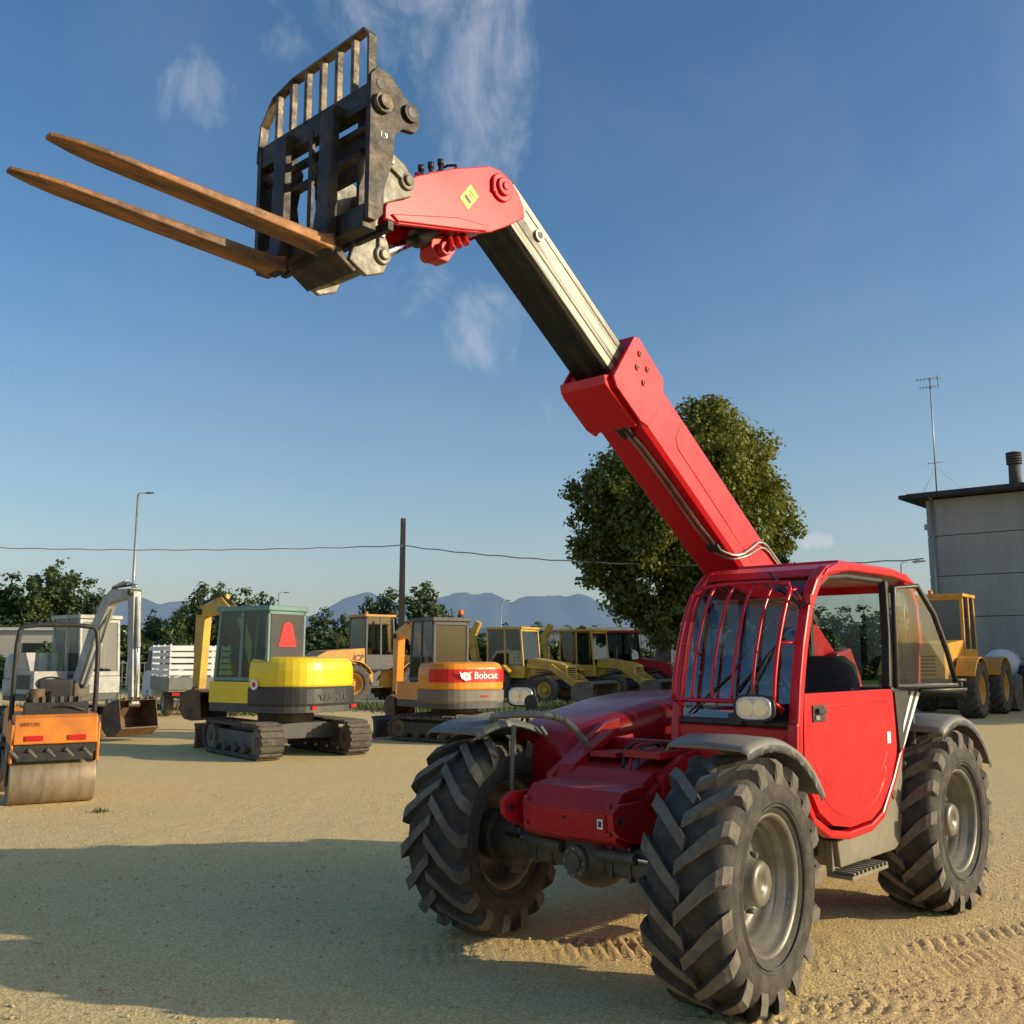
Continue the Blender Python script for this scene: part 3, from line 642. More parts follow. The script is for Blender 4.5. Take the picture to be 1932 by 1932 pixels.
# ================================================================== BACKGROUND MACHINES
def cabbox(P,x0,x1,y0,y1,z0,zw,z1,mf,mg='glassdk',slope=.08,t=.06,roofm=None,mid=True):
    c=MB()
    def post(xa,za,xb,zb,y): c.path_prism([(xa,za),(xb,zb)],t,t,mf,y)
    for y in(y0+t/2,y1-t/2):
        post(x0+t/2,zw-.02,x0+t/2,z1,y); post(x1-t/2,zw-.02,x1-t/2-slope,z1,y)
        if mid: post((x0+x1)/2,zw-.02,(x0+x1)/2-.02,z1,y)
    c.b2((x0,y0,z0),(x1,y1,zw),mf)
    c.b2((x0-.04,y0-.03,z1-.02),(x1-slope+.06,y1+.03,z1+.07),roofm or mf)
    c.b2((x0,y0,z1-.10),(x0+t,y1,z1),mf); c.b2((x1-t-slope,y0,z1-.1),(x1-slope,y1,z1),mf)
    cb=c.obj('cab',P,.02)
    a=.02
    W4=[[(x0+a,y0+t,zw),(x0+a,y1-t,zw),(x0+a,y1-t,z1),(x0+a,y0+t,z1)],
        [(x1-a,y0+t,zw),(x1-a,y1-t,zw),(x1-a-slope,y1-t,z1),(x1-a-slope,y0+t,z1)]]
    for y in(y0+a,y1-a): W4.append([(x0+t,y,zw),(x1-t,y,zw),(x1-t-slope,y,z1),(x0+t,y,z1)])
    for q in W4:
        g=MB(); g.add(q,[(0,1,2,3)],mg); g.obj('window',cb)
    s=MB(); xm=(x0+x1)/2-.1; ym=(y0+y1)/2
    s.box((xm-.15,ym,zw+.2),(.12,.42,.6),'seat',(0,-8,0)); s.box((xm+.05,ym,zw-.0),(.4,.42,.12),'seat'); s.obj('seat',cb,.02)
    s=MB(); s.cyl((x1-.25,ym,zw),(x1-.32,ym,zw+.12),.02,'black')
    s.tube([(x1-.33+.04*math.cos(b),ym+.16*math.sin(b),zw+.14+.06*math.cos(b)) for b in [2*math.pi*i/12 for i in range(12)]],.013,'black',6,True)
    s.obj('steering_wheel',cb)
    return cb
def stadium(L,Hh,n=40):
    r=Hh/2; s=L/2-r; pts=[]
    per=2*(2*s)+2*math.pi*r; 
    for i in range(n):
        d=per*i/n
        if d<2*s: p=(-s+d,Hh);q=(0,1)
        elif d<2*s+math.pi*r: a=(d-2*s)/r; p=(s+r*math.sin(a),r+r*math.cos(a)); q=(math.sin(a),math.cos(a))
        elif d<4*s+math.pi*r: e=d-2*s-math.pi*r; p=(s-e,0); q=(0,-1)
        else: a=(d-4*s-math.pi*r)/r; p=(-s-r*math.sin(a),r-r*math.cos(a)); q=(-math.sin(a),-math.cos(a))
        pts.append((p,q))
    return pts
def crawler(P,L,Hh,W,y,mt='tyrebk',n=44,metal='bucket'):
    c=MB(); S=stadium(L-.06,Hh-.06,n); T=.05; rows=[]
    for (p,q) in S:
        z=p[1]+.03
        rows.append([(p[0],y-W/2,z),(p[0],y+W/2,z),(p[0]-q[0]*T,y+W/2,z-q[1]*T),(p[0]-q[0]*T,y-W/2,z-q[1]*T)])
    rows.append(rows[0]); c.loft(rows,mt,False,False)
    for (p,q) in S:
        a=math.degrees(math.atan2(q[0],q[1])); c.box((p[0]+q[0]*.012,y,p[1]+.03+q[1]*.012),(.05,W*.98,.032),mt,(0,a,0))
    tr=c.obj('crawler_track',P)
    c=MB(); r=Hh/2-.09
    for x in(-L/2+Hh/2,L/2-Hh/2): c.cyl((x,y-W*.40,Hh/2),(x,y+W*.40,Hh/2),r,metal,seg=24); c.cyl((x,y-W*.46,Hh/2),(x,y+W*.46,Hh/2),r*.4,'axle',seg=14)
    k=5
    for i in range(k):
        x=-L/2+Hh*.75+(L-Hh*1.5)*i/(k-1); c.cyl((x,y-W*.38,.15),(x,y+W*.38,.15),.09,'axle',seg=14)
    c.b2((-L/2+Hh*.3,y-W*.3,Hh*.30),(L/2-Hh*.3,y+W*.3,Hh*.72),'dkgrey')
    c.obj('track_frame',tr)
    return tr
def bucket(c,x,z,s,w,m,rot=0,y=0):
    T=Matrix.Translation((x,y,z))@Euler((0,R(rot),0)).to_matrix().to_4x4(); old=c.M; c.M=old@T
    o=[(-.5,.45),(-.1,.55),(.3,.45),(.5,.15),(.48,-.2),(.25,-.45),(-.15,-.5),(-.6,-.42)]
    o=[(a*s,b*s) for a,b in o]; i=[(a*.90,b*.90) for a,b in o]; i[0]=(o[0][0],o[0][1]-.04*s); i[-1]=(o[-1][0],o[-1][1]+.04*s)
    c.prism(o+i[::-1],'y',-w/2,w/2,m)
    for yy in(-w/2-.01,w/2-.01): c.prism(o,'y',yy,yy+.02,m)
    for k in range(5): 
        yy=-w/2+w*(k+.5)/5; c.box((-.66*s,yy,-.42*s),(.16*s,.05,.03),m)
    c.M=old
def excavator(name,loc,rtrack,rup,cfg,label):
    P=thing(name,loc,rtrack,label,'excavator')
    k=cfg
    L=k.get('L',2.5);g=k.get('g',.78);tw=k.get('tw',.40);th=k.get('th',.60)
    crawler(P,L,th,tw,g,n=int(L*20)); crawler(P,L,th,tw,-g,n=int(L*20))
    c=MB(); c.b2((-.55,-g+.05,.28),(.55,g-.05,.55),'dkgrey'); c.cyl((0,0,.5),(0,0,.74),.48,'axle',seg=32); c.obj('undercarriage',P,.02)
    c=MB(); bx=L/2+.35; bw=g+tw/2
    c.prism([(bx-.05,.05),(bx+.05,.02),(bx,.2),(bx+.02,.38),(bx+.07,.46),(bx+.02,.47),(bx-.05,.38),(bx-.07,.2)],'y',-bw,bw,k['blade'])
    for y in(-.3,.3): c.path_prism([(bx-.05,.25),(.5,.40)],.10,.12,k['blade'],y)
    c.obj('dozer_blade',P,.008)
    D=rup-rtrack
    c=MB(); rw=k.get('rw',.95); rl=k.get('rl',1.05); zt=k.get('zt',.74)
    arc=[]
    for i in range(25):
        a=R(78+204*i/24); cx_,sy_=math.cos(a),math.sin(a)
        arc.append((rl*math.copysign(abs(cx_)**.78,cx_)*1.0,rw*math.copysign(abs(sy_)**.62,sy_)))
    arc=[(min(x,-.05),y) for x,y in arc]
    plan=[(.95,-rw+.08),(.98,-rw*.6),(1.0,.0),(.98,rw*.9),(.9,rw)]+arc
    c.prism(plan,'z',zt,zt+.14,'dkgrey')
    S=[]; h0=zt+.03;h1=zt+k['cwh']
    for z,f in((h0,.90),(h0+.05,.99),(h0+.12,1.02),(h1-.03,1.02),(h1,1.0)): S.append([(x*f,y*f,z) for x,y in arc])
    c.loft(S,k['cw'],False)
    U=c.obj('upper_structure',P,.015); U.rotation_euler=(0,0,R(D))
    c=MB(); zc=h1; ht=k['hoodtop']; S=[]
    for z,f in((zc+.003,.985),(zc+.03,1.0),(zc+(ht-zc)*.55,1.0),(zc+(ht-zc)*.80,.975),(zc+(ht-zc)*.94,.92),(ht,.82)): S.append([(x*f if x<-.1 else x,y*f,z) for x,y in arc])
    c.loft(S,k['body'],False); 
    c.b2((-.05,-rw+.01,zt+.145),(.85,-.22,zt+.62),k['body'])
    c.b2((-.06,.0,zt+.145),(.93,rw-.005,zt+.50),k['body'])
    c.obj('engine_cover',U,.03)
    c=MB()
    for kk in range(5): c.b2((.1,-rw-.002,zt+.28+.05*kk),(.65,-rw+.012,zt+.30+.05*kk),'black')
    c.b2((.06,-rw+.004,zt+.24),(.69,-rw+.011,zt+.54),'dkgrey'); c.obj('vent',U)
    cb=cabbox(U,k['cx0'],k['cx1'],k['cy0'],k['cy1'],zt+.503,k['cw0'],k['ctop'],k['cab'],k.get('glass','glassdk'),.1,.07,k.get('roof'))
    c=MB(); bp=k['boom']; c.b2((.85,-.18,zt),(1.2,.10,zt+.35),'axle')
    by=k.get('by',-.04)
    c.path_prism(bp,.20,k['bh'],k['arm'],by); 
    a0,a1=k['armp']; ah=k.get('ah',.26); c.beam(a0,a1,.17,ah,ah*.7,k['arm'],by)
    m0=Vector(bp[0]);m1=Vector(bp[len(bp)//2]); c.cyl((m0.x+.25,by,m0.y-.05),((m0.x+m1.x)/2+.25,by,(m0.y+m1.y)/2),.055,k['arm']); c.cyl(((m0.x+m1.x)/2+.25,by,(m0.y+m1.y)/2),(m1.x+.05,by,m1.y-.12),.03,'steel')
    q0=Vector(bp[-2]);  c.cyl((q0.x-.1,by,q0.y+.16),(a0[0]-.3,by,a0[1]+.22),.05,k['arm'],seg=14); c.cyl((a0[0]-.3,by,a0[1]+.22),(a0[0]+.05,by,a0[1]+.10),.025,'steel',seg=10)
    ax,az=a0;bx_,bz=a1; c.cyl((ax+.12,by,az-.1),((ax+bx_)/2+.16,by,(az+bz)/2),.045,k['arm'],seg=14); c.cyl(((ax+bx_)/2+.16,by,(az+bz)/2),(bx_+.08,by,bz+.1),.024,'steel',seg=10)
    for (x,z) in [bp[0],bp[-1],a0,a1]: c.cyl((x,by-.13,z),(x,by+.13,z),.06,'axle',seg=14)
    for dy in(-.05,0,.05): c.tube([(x,by+dy,z+.5*k['bh'][1]+.03) for x,z in bp[1:]],.014,'black',6)
    bm_=c.obj('excavator_arm',U,.012)
    c=MB(); bucket(c,a1[0]-.12,a1[1]-.28,k.get('bs',.55),k.get('bw',.6),k['bk'],k.get('brot',0),by); c.obj('bucket',U,.006)
    return P,U,cb,arc
def lights(P,boxes,m='redlens',name='rear_light'):
    for cc_,ss in boxes:
        q=MB(); q.box(cc_,ss,m); q.obj(name,P,.004)
rt=(0,-1,0); up=(0,0,1)
cfgY=dict(L=2.55,g=.80,tw=.40,th=.60,rw=.93,rl=1.10,blade='rust',cw='dkband',cwh=.42,body='yel',hoodtop=1.66,cx0=-.42,cx1=.90,cy0=.0,cy1=.88,cw0=1.32,ctop=2.45,cab='teal',
  boom=[(1.0,1.05),(1.15,1.7),(1.45,2.35),(1.75,2.62),(2.3,2.50)],bh=[.3,.32,.32,.28,.2],arm='yelold',armp=((2.3,2.5),(2.35,1.05)),bk='rust',brot=0,glass='glassgr')
P,U,cb,arc=excavator('excavator',(-3.95,17.75,0),128,147,cfgY,'yellow and grey-green compact excavator with red triangle on rear window')
text('lettering','YANMAR',.14,'greylet',U,(-1.128,.02,.98),rt,up,.002,0,1.2)
c=MB(); c.b2((-.43,.06,1.40),(-.425,.83,2.38),'black'); c.obj('rear_window_frame',cb)
c=MB(); c.prism([(.24,1.83),(.66,1.83),(.55,2.20),(.49,2.24),(.41,2.24),(.35,2.20)],'x',-.44,-.431,'redsign'); c.obj('warning_triangle',cb)
lights(U,[((-1.0,y,.82),(.16,.14,.05)) for y in(.40,-.55)])
c=MB(); c.cyl((-.2,.945,1.20),(-.2,.955,1.20),.09,'whitelet',seg=20); c.cyl((-.2,.955,1.20),(-.2,.957,1.20),.05,'redsign',seg=6); c.obj('sticker',U)
cfgB=dict(L=2.1,g=.70,tw=.34,th=.52,rw=.86,rl=.98,zt=.66,blade='dkgrey',cw='cast',cwh=.36,body='bobor',hoodtop=1.56,cx0=-.38,cx1=.70,cy0=-.12,cy1=.70,cw0=1.25,ctop=2.38,cab='dkgrey',by=.18,
  boom=[(.95,.95),(1.1,1.5),(1.4,2.05),(1.75,2.27),(2.25,2.12)],bh=[.26,.28,.30,.26,.2],arm='bobor',armp=((2.25,2.12),(2.3,.85)),bk='rust',bs=.5,bw=.5,glass='glassdk')
P,U,cb,arc=excavator('excavator',(-1.17,20.6,0),146,122,cfgB,'orange compact excavator with black cab and red rear panel')
c=MB(); A2=[p for p in arc if p[0]<-.45]
c.loft([[(x*1.012,y*1.012,z),(x*1.012,y*1.012,z+.25),(x*.99,y*.99,z+.25),(x*.99,y*.99,z)] for x,y in A2 for z in(1.17,)],'redsign',False); c.obj('rear_panel',U)
text('lettering','Bobcat',.19,'whitelet',U,(-1.0,-.15,1.295),rt,up,.004)
c=MB(); E=[(.30,1.23),(.33,1.33),(.28,1.38),(.36,1.35),(.44,1.365),(.50,1.34),(.56,1.38),(.54,1.31),(.52,1.25),(.46,1.22),(.42,1.19),(.36,1.21)]
c.prism([(y-.12,z) for y,z in E],'x',-1.004,-.992,'whitelet'); c.prism([(.28,1.27),(.33,1.29),(.29,1.31)],'x',-1.008,-1.003,'redsign'); c.obj('emblem',U)
lights(U,[((-.985,-.12,.90),(.05,.16,.04))])
c=MB(); c.cyl((-.2,-.02,2.44),(-.2,-.02,2.50),.07,'black'); c.cyl((-.2,-.02,2.50),(-.2,-.02,2.60),.055,'orlens'); c.obj('beacon',cb)
cfgG=dict(L=2.9,g=.85,tw=.42,th=.6,blade='rust',cw='ltgrey',cwh=.45,body='ltgrey',hoodtop=1.75,cx0=-.3,cx1=.95,cy0=-.02,cy1=.93,cw0=1.35,ctop=2.50,cab='ltgrey',
  boom=[(1.0,1.1),(1.55,2.15),(2.05,2.80),(2.25,2.92),(2.95,2.95)],bh=[.24,.28,.28,.26,.18],arm='ltgrey',armp=((2.95,2.97),(3.12,.72)),ah=.22,bk='rust',bs=.66,bw=.80,brot=160)
excavator('excavator',(-10.0,22.2,0),-38,-38,cfgG,'old light grey excavator with its rusty bucket on the gravel')

# road roller
RR=thing('road_roller',(-5.66,12.40,0),120,'small orange tandem road roller with black roll bar','road roller',None,.95)
for x in(-.72,.72):
    c=MB(); c.lathe([(.0001,-.47),(.20,-.47),(.22,-.44),(.255,-.44),(.262,-.475),(.285,-.475),(.29,-.46),(.29,.46),(.285,.475),(.262,.475),(.255,.44),(.22,.44),(.2,.47),(.0001,.47)],(x,0,.29),(0,1,0),'drum',56)
    c.obj('drum',RR)
for x in(-.72,.72):
    c=MB()
    for y in(-.50,.48): c.prism([(x-.09,.22),(x+.09,.22),(x+.14,.66),(x-.14,.66)],'y',y,y+.025,'dkgrey')
    c.b2((x-.30,-.50,.61),(x+.30,.50,.72),'black')
    c.b2((x-.33,-.42,.52),(x-.30,.42,.62),'black')
    for k in range(5): c.cyl((x-.31,-.4+.2*k,.56),(x-.31,-.30+.2*k,.66),.03,'axle',seg=8)
    c.obj('yoke',RR,.01)
c=MB(); c.prism([(-1.06,.72),(-1.04,1.02),(-.98,1.06),(-.2,1.06),(-.15,.80),(.1,.72),(.1,.69)],'y',-.46,.46,'orange')
c.prism([(.05,.70),(.15,1.0),(.30,1.12),(.95,1.05),(1.05,.9),(1.06,.70)],'y',-.455,.455,'orange')
for y in(-.49,.455): c.prism([(-1.02,.50),(-1.05,.95),(-.6,1.0),(-.25,.9),(-.35,.5)],'y',y,y+.035,'orange')
c.obj('body',RR,.02)
text('lettering','VMT170',.06,'dklet',RR,(-1.058,.29,.95),rt,up,.0)
lights(RR,[((-1.062,y+.1,.79),(.025,.2,.06)) for y in(-.33,.14)])
c=MB(); c.tube([(-.55,.47,.98),(-.62,.47,1.4),(-.62,.46,2.04),(-.62,.38,2.14),(-.62,-.38,2.14),(-.62,-.46,2.04),(-.62,-.47,1.4),(-.55,-.47,.98)],.03,'black',10,smooth=1); c.obj('roll_bar',RR)
c=MB(); c.box((-.35,.0,1.16),(.4,.42,.12),'seat'); c.box((-.55,0,1.32),(.10,.40,.30),'seat',(0,-10,0)); c.obj('seat',RR,.03)
c=MB(); c.cyl((.1,0,.9),(.0,0,1.38),.03,'black'); c.tube([(-.0+.05*math.cos(b),.17*math.sin(b),1.40+.08*math.cos(b)) for b in [2*math.pi*i/16 for i in range(16)]],.014,'black',6,True); c.obj('steering_wheel',RR)
c=MB(); c.b2((-.95,-.35,1.04),(-.66,.35,1.20),'black')
for k in range(6): c.box((-.82,-.25+.1*k,1.23),(.2,.04,.08),'axle')
c.cyl((-.85,-.2,1.2),(-.85,-.2,1.42),.03,'rust',seg=10)
c.cyl((-.80,.22,1.19),(-.80,.22,1.36),.09,'rust',seg=14)
c.tube([(-.95,-.30,1.10),(-1.0,-.1,1.18),(-.92,.1,1.12)],.018,'black',6,smooth=1)
c.tube([(-.8,.3,1.15),(-.85,.35,1.33),(-.75,.2,1.25)],.02,'black',6,smooth=1); c.obj('engine',RR,.008)

def wheel_loader(loc,rz,paint,label,sc=1,txt=None,cabm=None):
    P=thing('wheel_loader',loc,rz,label,'wheel loader',None,sc)
    A=(.72,.50,.36,18,.04,'tyrebk',paint)
    for x in(-1.3,1.35):
        wheel(P,(x,.95,.72),0,False,A); wheel(P,(x,-.95,.72),0,True,A)
    c=MB(); c.prism([(-.2,.75),(-.2,1.75),(-.35,2.0),(-2.1,1.88),(-2.45,1.7),(-2.5,.95),(-2.2,.75)],'y',-.62,.62,paint); c.prism([(-2.2,.55),(-2.55,.65),(-2.58,1.0),(-2.2,.95)],'y',-1.0,1.0,'dkgrey')
    for k in range(6): c.b2((-2.508,-.4,1.08+.09*k),(-2.44,.4,1.12+.09*k),'black')
    for sy in(-.628,.60): 
        for k in range(5): c.b2((-2.2,sy,1.05+.08*k),(-1.5,sy+.028,1.09+.08*k),'black')
    c.cyl((-1.2,.3,1.85),(-1.2,.3,2.5),.05,'rust',seg=12)
    c.obj('engine_cover',P,.03)
    c=MB(); c.b2((-.2,-.5,.6),(.2,.5,1.2),'dkgrey'); c.b2((.2,-.42,.55),(1.8,.42,1.25),paint); c.prism([(.4,1.2),(.5,1.9),(.8,1.95),(1.4,1.2)],'y',-.30,.30,paint)
    c.cyl((-1.3,-.8,.72),(-1.3,.8,.72),.14,'axle'); c.cyl((1.35,-.8,.72),(1.35,.8,.72),.14,'axle')
    for y in(-.78,.66): c.b2((-.5,y,.55),(.1,y+.12,.60),'dkgrey'); c.b2((-.5,y,.60),(-.44,y+.12,1.2),'dkgrey'); c.b2((-.5,-.7,1.15),(.1,.7,1.2),'dkgrey')
    c.obj('chassis',P,.015)
    for x in(-1.3,1.35):
        for y0 in(-1.2,.72):
            c=MB(); S=[]
            for i in range(9):
                a=R(-65+130*i/8); S.append([(x+r_*math.sin(a),yy,.72+r_*math.cos(a)) for r_,yy in((.80,y0),(.80,y0+.48),(.83,y0+.48),(.83,y0))])
            c.loft(S,paint,False); c.obj('fender',P)
    cb=cabbox(P,-.55,.75,-.65,.65,1.2,1.75,3.15,cabm or paint,'glassdk',.1,.09,paint)
    c=MB()
    for y in(-.35,.35): c.path_prism([(.6,1.75),(1.6,1.55),(2.6,.55)],.10,[.2,.34,.22],paint,y)
    c.cyl((.6,0,1.5),(1.7,0,1.2),.07,paint); c.cyl((1.5,-.35,1.5),(1.5,.35,1.5),.08,paint); c.obj('loader_arm',P,.01)
    c=MB(); bucket(c,3.0,.55,1.0,2.3,'bucket',180); c.obj('bucket',P,.01)
    c=MB(); c.cyl((.0,.3,3.20),(.0,.3,3.36),.06,'orlens'); c.obj('beacon',cb)
    if txt:
        for sy,r_ in((-1,(1,0,0)),(1,(-1,0,0))): text('lettering',txt,.30,'dklet',P,(-.85,sy*.627,1.62),r_,up,.010,.25)
    return P
wheel_loader((-5.3,37.5,0),38,'yeljcb','weathered yellow wheel loader parked by the hedge',1,'JCB','dkgrey')
wheel_loader((12.75,29.6,0),52,'yelor','large old orange-yellow wheel loader beside the concrete building',1.08)

def backhoe(loc,rz,paint,cabm,label,hood=None):
    P=thing('backhoe_loader',loc,rz,label,'backhoe loader','backhoe loaders parked in a row')
    A=(.66,.44,.34,18,.04,'tyrebk','yelold'); B=(.50,.32,.26,16,.03,'tyrebk','yelold')
    for sd in(1,-1): wheel(P,(-.9,sd*.88,.66),0,sd<0,A); wheel(P,(1.25,sd*.84,.50),0,sd<0,B)
    hood=hood or paint
    c=MB(); c.prism([(.25,.85),(.25,1.55),(.5,1.62),(1.6,1.45),(1.85,1.35),(1.9,.85)],'y',-.42,.42,hood); c.b2((-1.5,-.4,.55),(1.9,.4,.86),'dkgrey')
    for k in range(5): c.b2((1.86,-.3,.92+.08*k),(1.91,.3,.96+.08*k),'black')
    for k in range(4): c.b2((.6,-.428,1.0+.09*k),(1.5,-.40,1.04+.09*k),'black')
    c.cyl((.8,.2,1.5),(.8,.2,2.05),.04,'rust',seg=10)
    c.obj('engine_cover',P,.03)
    for y0 in(-1.08,.62):
        c=MB(); c.prism([(-1.62,1.05),(-1.5,1.35),(-.4,1.38),(-.15,1.15),(-.2,1.1),(-.45,1.30),(-1.45,1.28)],'y',y0,y0+.46,paint); c.obj('fender',P,.01)
    cb=cabbox(P,-1.35,.25,-.68,.68,.9,1.35,2.70,cabm,'glassdk',.12,.07,paint)
    c=MB()
    for y in(-.52,.52): c.path_prism([(.3,1.35),(1.3,1.30),(2.15,.75),(2.4,.35)],.09,[.16,.24,.24,.16],paint,y); c.cyl((.4,y,.9),(1.4,y,1.15),.05,'axle')
    c.cyl((2.1,-.52,.78),(2.1,.52,.78),.06,paint); c.obj('loader_arm',P,.01)
    c=MB(); bucket(c,2.75,.42,.80,2.15,'bucket',180); c.obj('loader_bucket',P,.008)
    c=MB(); c.b2((-1.75,-.9,.5),(-1.50,.9,.95),paint); c.path_prism([(-1.75,.8),(-2.35,1.6),(-2.5,2.5),(-2.2,3.0)],.2,[.3,.3,.26,.2],paint,.15); c.beam((-2.2,3.0),(-2.9,1.6),.16,.24,.18,paint,.15); bucket(c,-2.85,1.25,.55,.6,'bucket',-20,.15)
    c.obj('backhoe_arm',P,.01)
    return P
backhoe((.55,37.5,0),-30,'yelold','yelold','faded yellow backhoe loader with front bucket on the ground')
backhoe((3.4,40.5,0),-32,'yelold','yelold','yellow backhoe loader with raised rear digging arm')
backhoe((5.1,43.0,0),-24,'redflat','black','dark backhoe loader with dusty red bonnet','redflat')

# flatbed truck
P=thing('flatbed_truck',(-9.8,30.5,0),118,'white flatbed truck with slatted side rack','truck')
A=(.36,.24,.22,1,.012,'tyrebk','ltgrey')
for x in(-1.5,1.5):
    for sd in(1,-1): wheel(P,(x,sd*.80,.36),0,sd<0,A)
c=MB(); c.prism([(.75,.45),(.75,1.95),(1.0,2.02),(1.6,1.98),(2.05,1.25),(2.6,1.10),(2.7,.9),(2.7,.40)],'y',-.92,.92,'white'); cabt=c.obj('cab',P,.06)
for y in(-.935,.925):
    c=MB(); c.prism([(.95,1.25),(.95,1.85),(1.5,1.85),(1.95,1.25)],'y',y,y+.01,'black'); c.obj('window',cabt)
c=MB(); c.b2((.742,-.7,1.3),(.75,.7,1.85),'black'); c.obj('window',cabt)
c=MB(); c.b2((-2.5,-.95,.70),(.68,.95,.78),'greyplastic'); c.b2((-2.4,-.4,.45),(.8,.4,.71),'dkgrey')
for y in(-.97,.93): c.b2((-2.5,y,.76),(.68,y+.04,1.10),'greyplastic')
c.b2((-2.54,-.95,.76),(-2.5,.95,1.10),'greyplastic'); c.obj('load_bed',P,.01)
c=MB()
for y in(-.96,.93):
    for k in range(5): c.b2((-2.48,y,1.16+.17*k),(.66,y+.03,1.28+.17*k),'white')
for k in range(5): c.b2((-2.53,-.95,1.16+.17*k),(-2.46,.95,1.28+.17*k),'white')
for x in(-2.48,-1.4,-.3,.61):
    for y in(-.94,.90): c.b2((x,y,1.08),(x+.05,y+.04,2.02),'white')
c.obj('side_rack',P)
lights(P,[((-2.54,y+.1,.64),(.04,.2,.08)) for y in(-.85,.65)])
P=thing('tank_trailer',(16.7,34.3,0),60,'white cylindrical tank on a small trailer','trailer',None,.82)
c=MB(); c.lathe([(.0001,-1.5),(.4,-1.46),(.6,-1.3),(.65,-1.2),(.65,1.2),(.6,1.3),(.4,1.46),(.0001,1.5)],(0,0,1.70),(1,0,0),'white',40); c.obj('tank',P)
c=MB(); c.b2((-1.6,-.5,.75),(2.3,.5,.95),'dkgrey'); 
for x in(-.9,.9): c.b2((x-.1,-.6,.93),(x+.1,.6,1.25),'dkgrey')
c.obj('chassis',P,.01)
for sd in(1,-1): wheel(P,(0,sd*.85,.45),0,sd<0,(.45,.28,.26,1,.012,'tyrebk','ltgrey'))
def car(loc,rz,m,label):
    P=thing('parked_car',loc,rz,label,'car')
    c=MB()
    prof=[(-2.05,.35),(-2.1,.75),(-2.0,.95),(-1.75,1.0),(-1.3,1.38),(-.9,1.46),(.1,1.45),(.75,1.02),(1.7,.90),(2.05,.70),(2.1,.35)]
    S=[]
    for y,f in((-.86,.93),(-.80,.985),(-.5,1.0),(.5,1.0),(.80,.985),(.86,.93)): S.append([(x*(.98 if f<.95 else 1),y*(1 if z<1.05 else .82),(z-.35)*f+.35) for x,z in prof])
    c.loft(S,m,False); body=c.obj('body',P,.05)
    for q in [[(-1.35,sd*.78,1.0),(.55,sd*.78,1.03),(.05,sd*.722,1.38),(-.95,sd*.722,1.39)] for sd in(-1,1)]+[[(.80,-.66,1.035),(.80,.66,1.035),(.14,.58,1.45),(.14,-.58,1.45)],[(-1.76,-.64,1.02),(-1.76,.64,1.02),(-1.33,.58,1.395),(-1.33,-.58,1.395)]]:
        c=MB(); c.add(q,[(0,1,2,3)],'black'); c.obj('window',body)
    for x in(-1.3,1.3):
        for sd in(1,-1): wheel(P,(x,sd*.78,.31),0,sd<0,(.31,.2,.2,1,.01,'tyrebk','ltgrey'))
    return P
car((17.6,33.6,0),95,'blue','dark blue hatchback car parked on gravel')

# ================================================================== SETTING
def axis(lo,hi,step,far,n):
    a=np.arange(lo,hi+step/2,step); g=np.geomspace(step,far,n)
    g=np.cumsum(g/g.sum()*far); return np.concatenate([(lo-g)[::-1],a,hi+g])
xs=axis(-5.2,5.6,.026,9000,44); ys_=axis(3.2,12.0,.026,12000,44)
ys_=ys_[ys_>-60]
X,Y=np.meshgrid(xs,ys_)
def vnoise(X,Y,s,seed):
    r=np.random.default_rng(seed); T=r.random((128,128)); x=X/s; y=Y/s
    xi=np.floor(x).astype(int);yi=np.floor(y).astype(int); fx=x-xi;fy=y-yi; fx=fx*fx*(3-2*fx);fy=fy*fy*(3-2*fy)
    g=lambda a,b:T[a%128,b%128]
    return (g(xi,yi)*(1-fx)+g(xi+1,yi)*fx)*(1-fy)+(g(xi,yi+1)*(1-fx)+g(xi+1,yi+1)*fx)*fy-.5
Z=vnoise(X,Y,1.3,1)*.009+vnoise(X,Y,.35,2)*.005+vnoise(X,Y,.11,3)*.004+vnoise(X,Y,.055,4)*.003
mask=np.clip(1-(np.abs(X)-5)/6,0,1)*np.clip(1-(Y-11)/6,0,1)*np.clip((Y+3)/3,0,1)
def track(x0,y0,ang,w,length,amp,pitch=.11,bend=0,single=False):
    global Z
    ca,sa=math.cos(R(ang)),math.sin(R(ang)); u=(X-x0)*ca+(Y-y0)*sa; v=-(X-x0)*sa+(Y-y0)*ca+bend*u*u
    e=np.clip(1-np.abs(v)/(w/2),0,1); m=np.clip(e*4,0,1)*np.clip((length/2-np.abs(u))*2,0,1)
    ph=(u+ (0 if single else np.abs(v)*.9))/pitch
    tri=np.clip(np.sin(2*math.pi*ph)*1.4,-1,1)
    Z=Z+m*(tri*amp-amp*.4)*np.clip(.2+1.8*(vnoise(X,Y,.5,9)+.4),.0,1.4)
track(.40,6.0,6,.46,2.4,.016,.078,single=True)
track(3.0,5.6,18,.40,5.5,.0055,.10,.02); track(3.3,6.6,28,.40,5.0,.0055,.10,-.02); track(2.4,4.9,-6,.38,4,.0045,.09)
track(4.2,8.6,40,.4,6,.005,.11); track(-1.2,7.9,8,.4,4,.004,.11); track(-.5,8.6,12,.4,5,.004,.11); track(4.0,5.2,50,.4,4,.005,.10)
track(2.0,5.5,35,.38,2.4,.006,.09); track(2.6,5.2,5,.38,3,.006,.09); track(3.6,7.4,10,.4,4,.005,.09)
Z=Z*mask
ny,nx=X.shape
V=np.stack([X.ravel(),Y.ravel(),Z.ravel()],1); idx=np.arange(nx*ny).reshape(ny,nx)
Fq=np.stack([idx[:-1,:-1].ravel(),idx[:-1,1:].ravel(),idx[1:,1:].ravel(),idx[1:,:-1].ravel()],1)
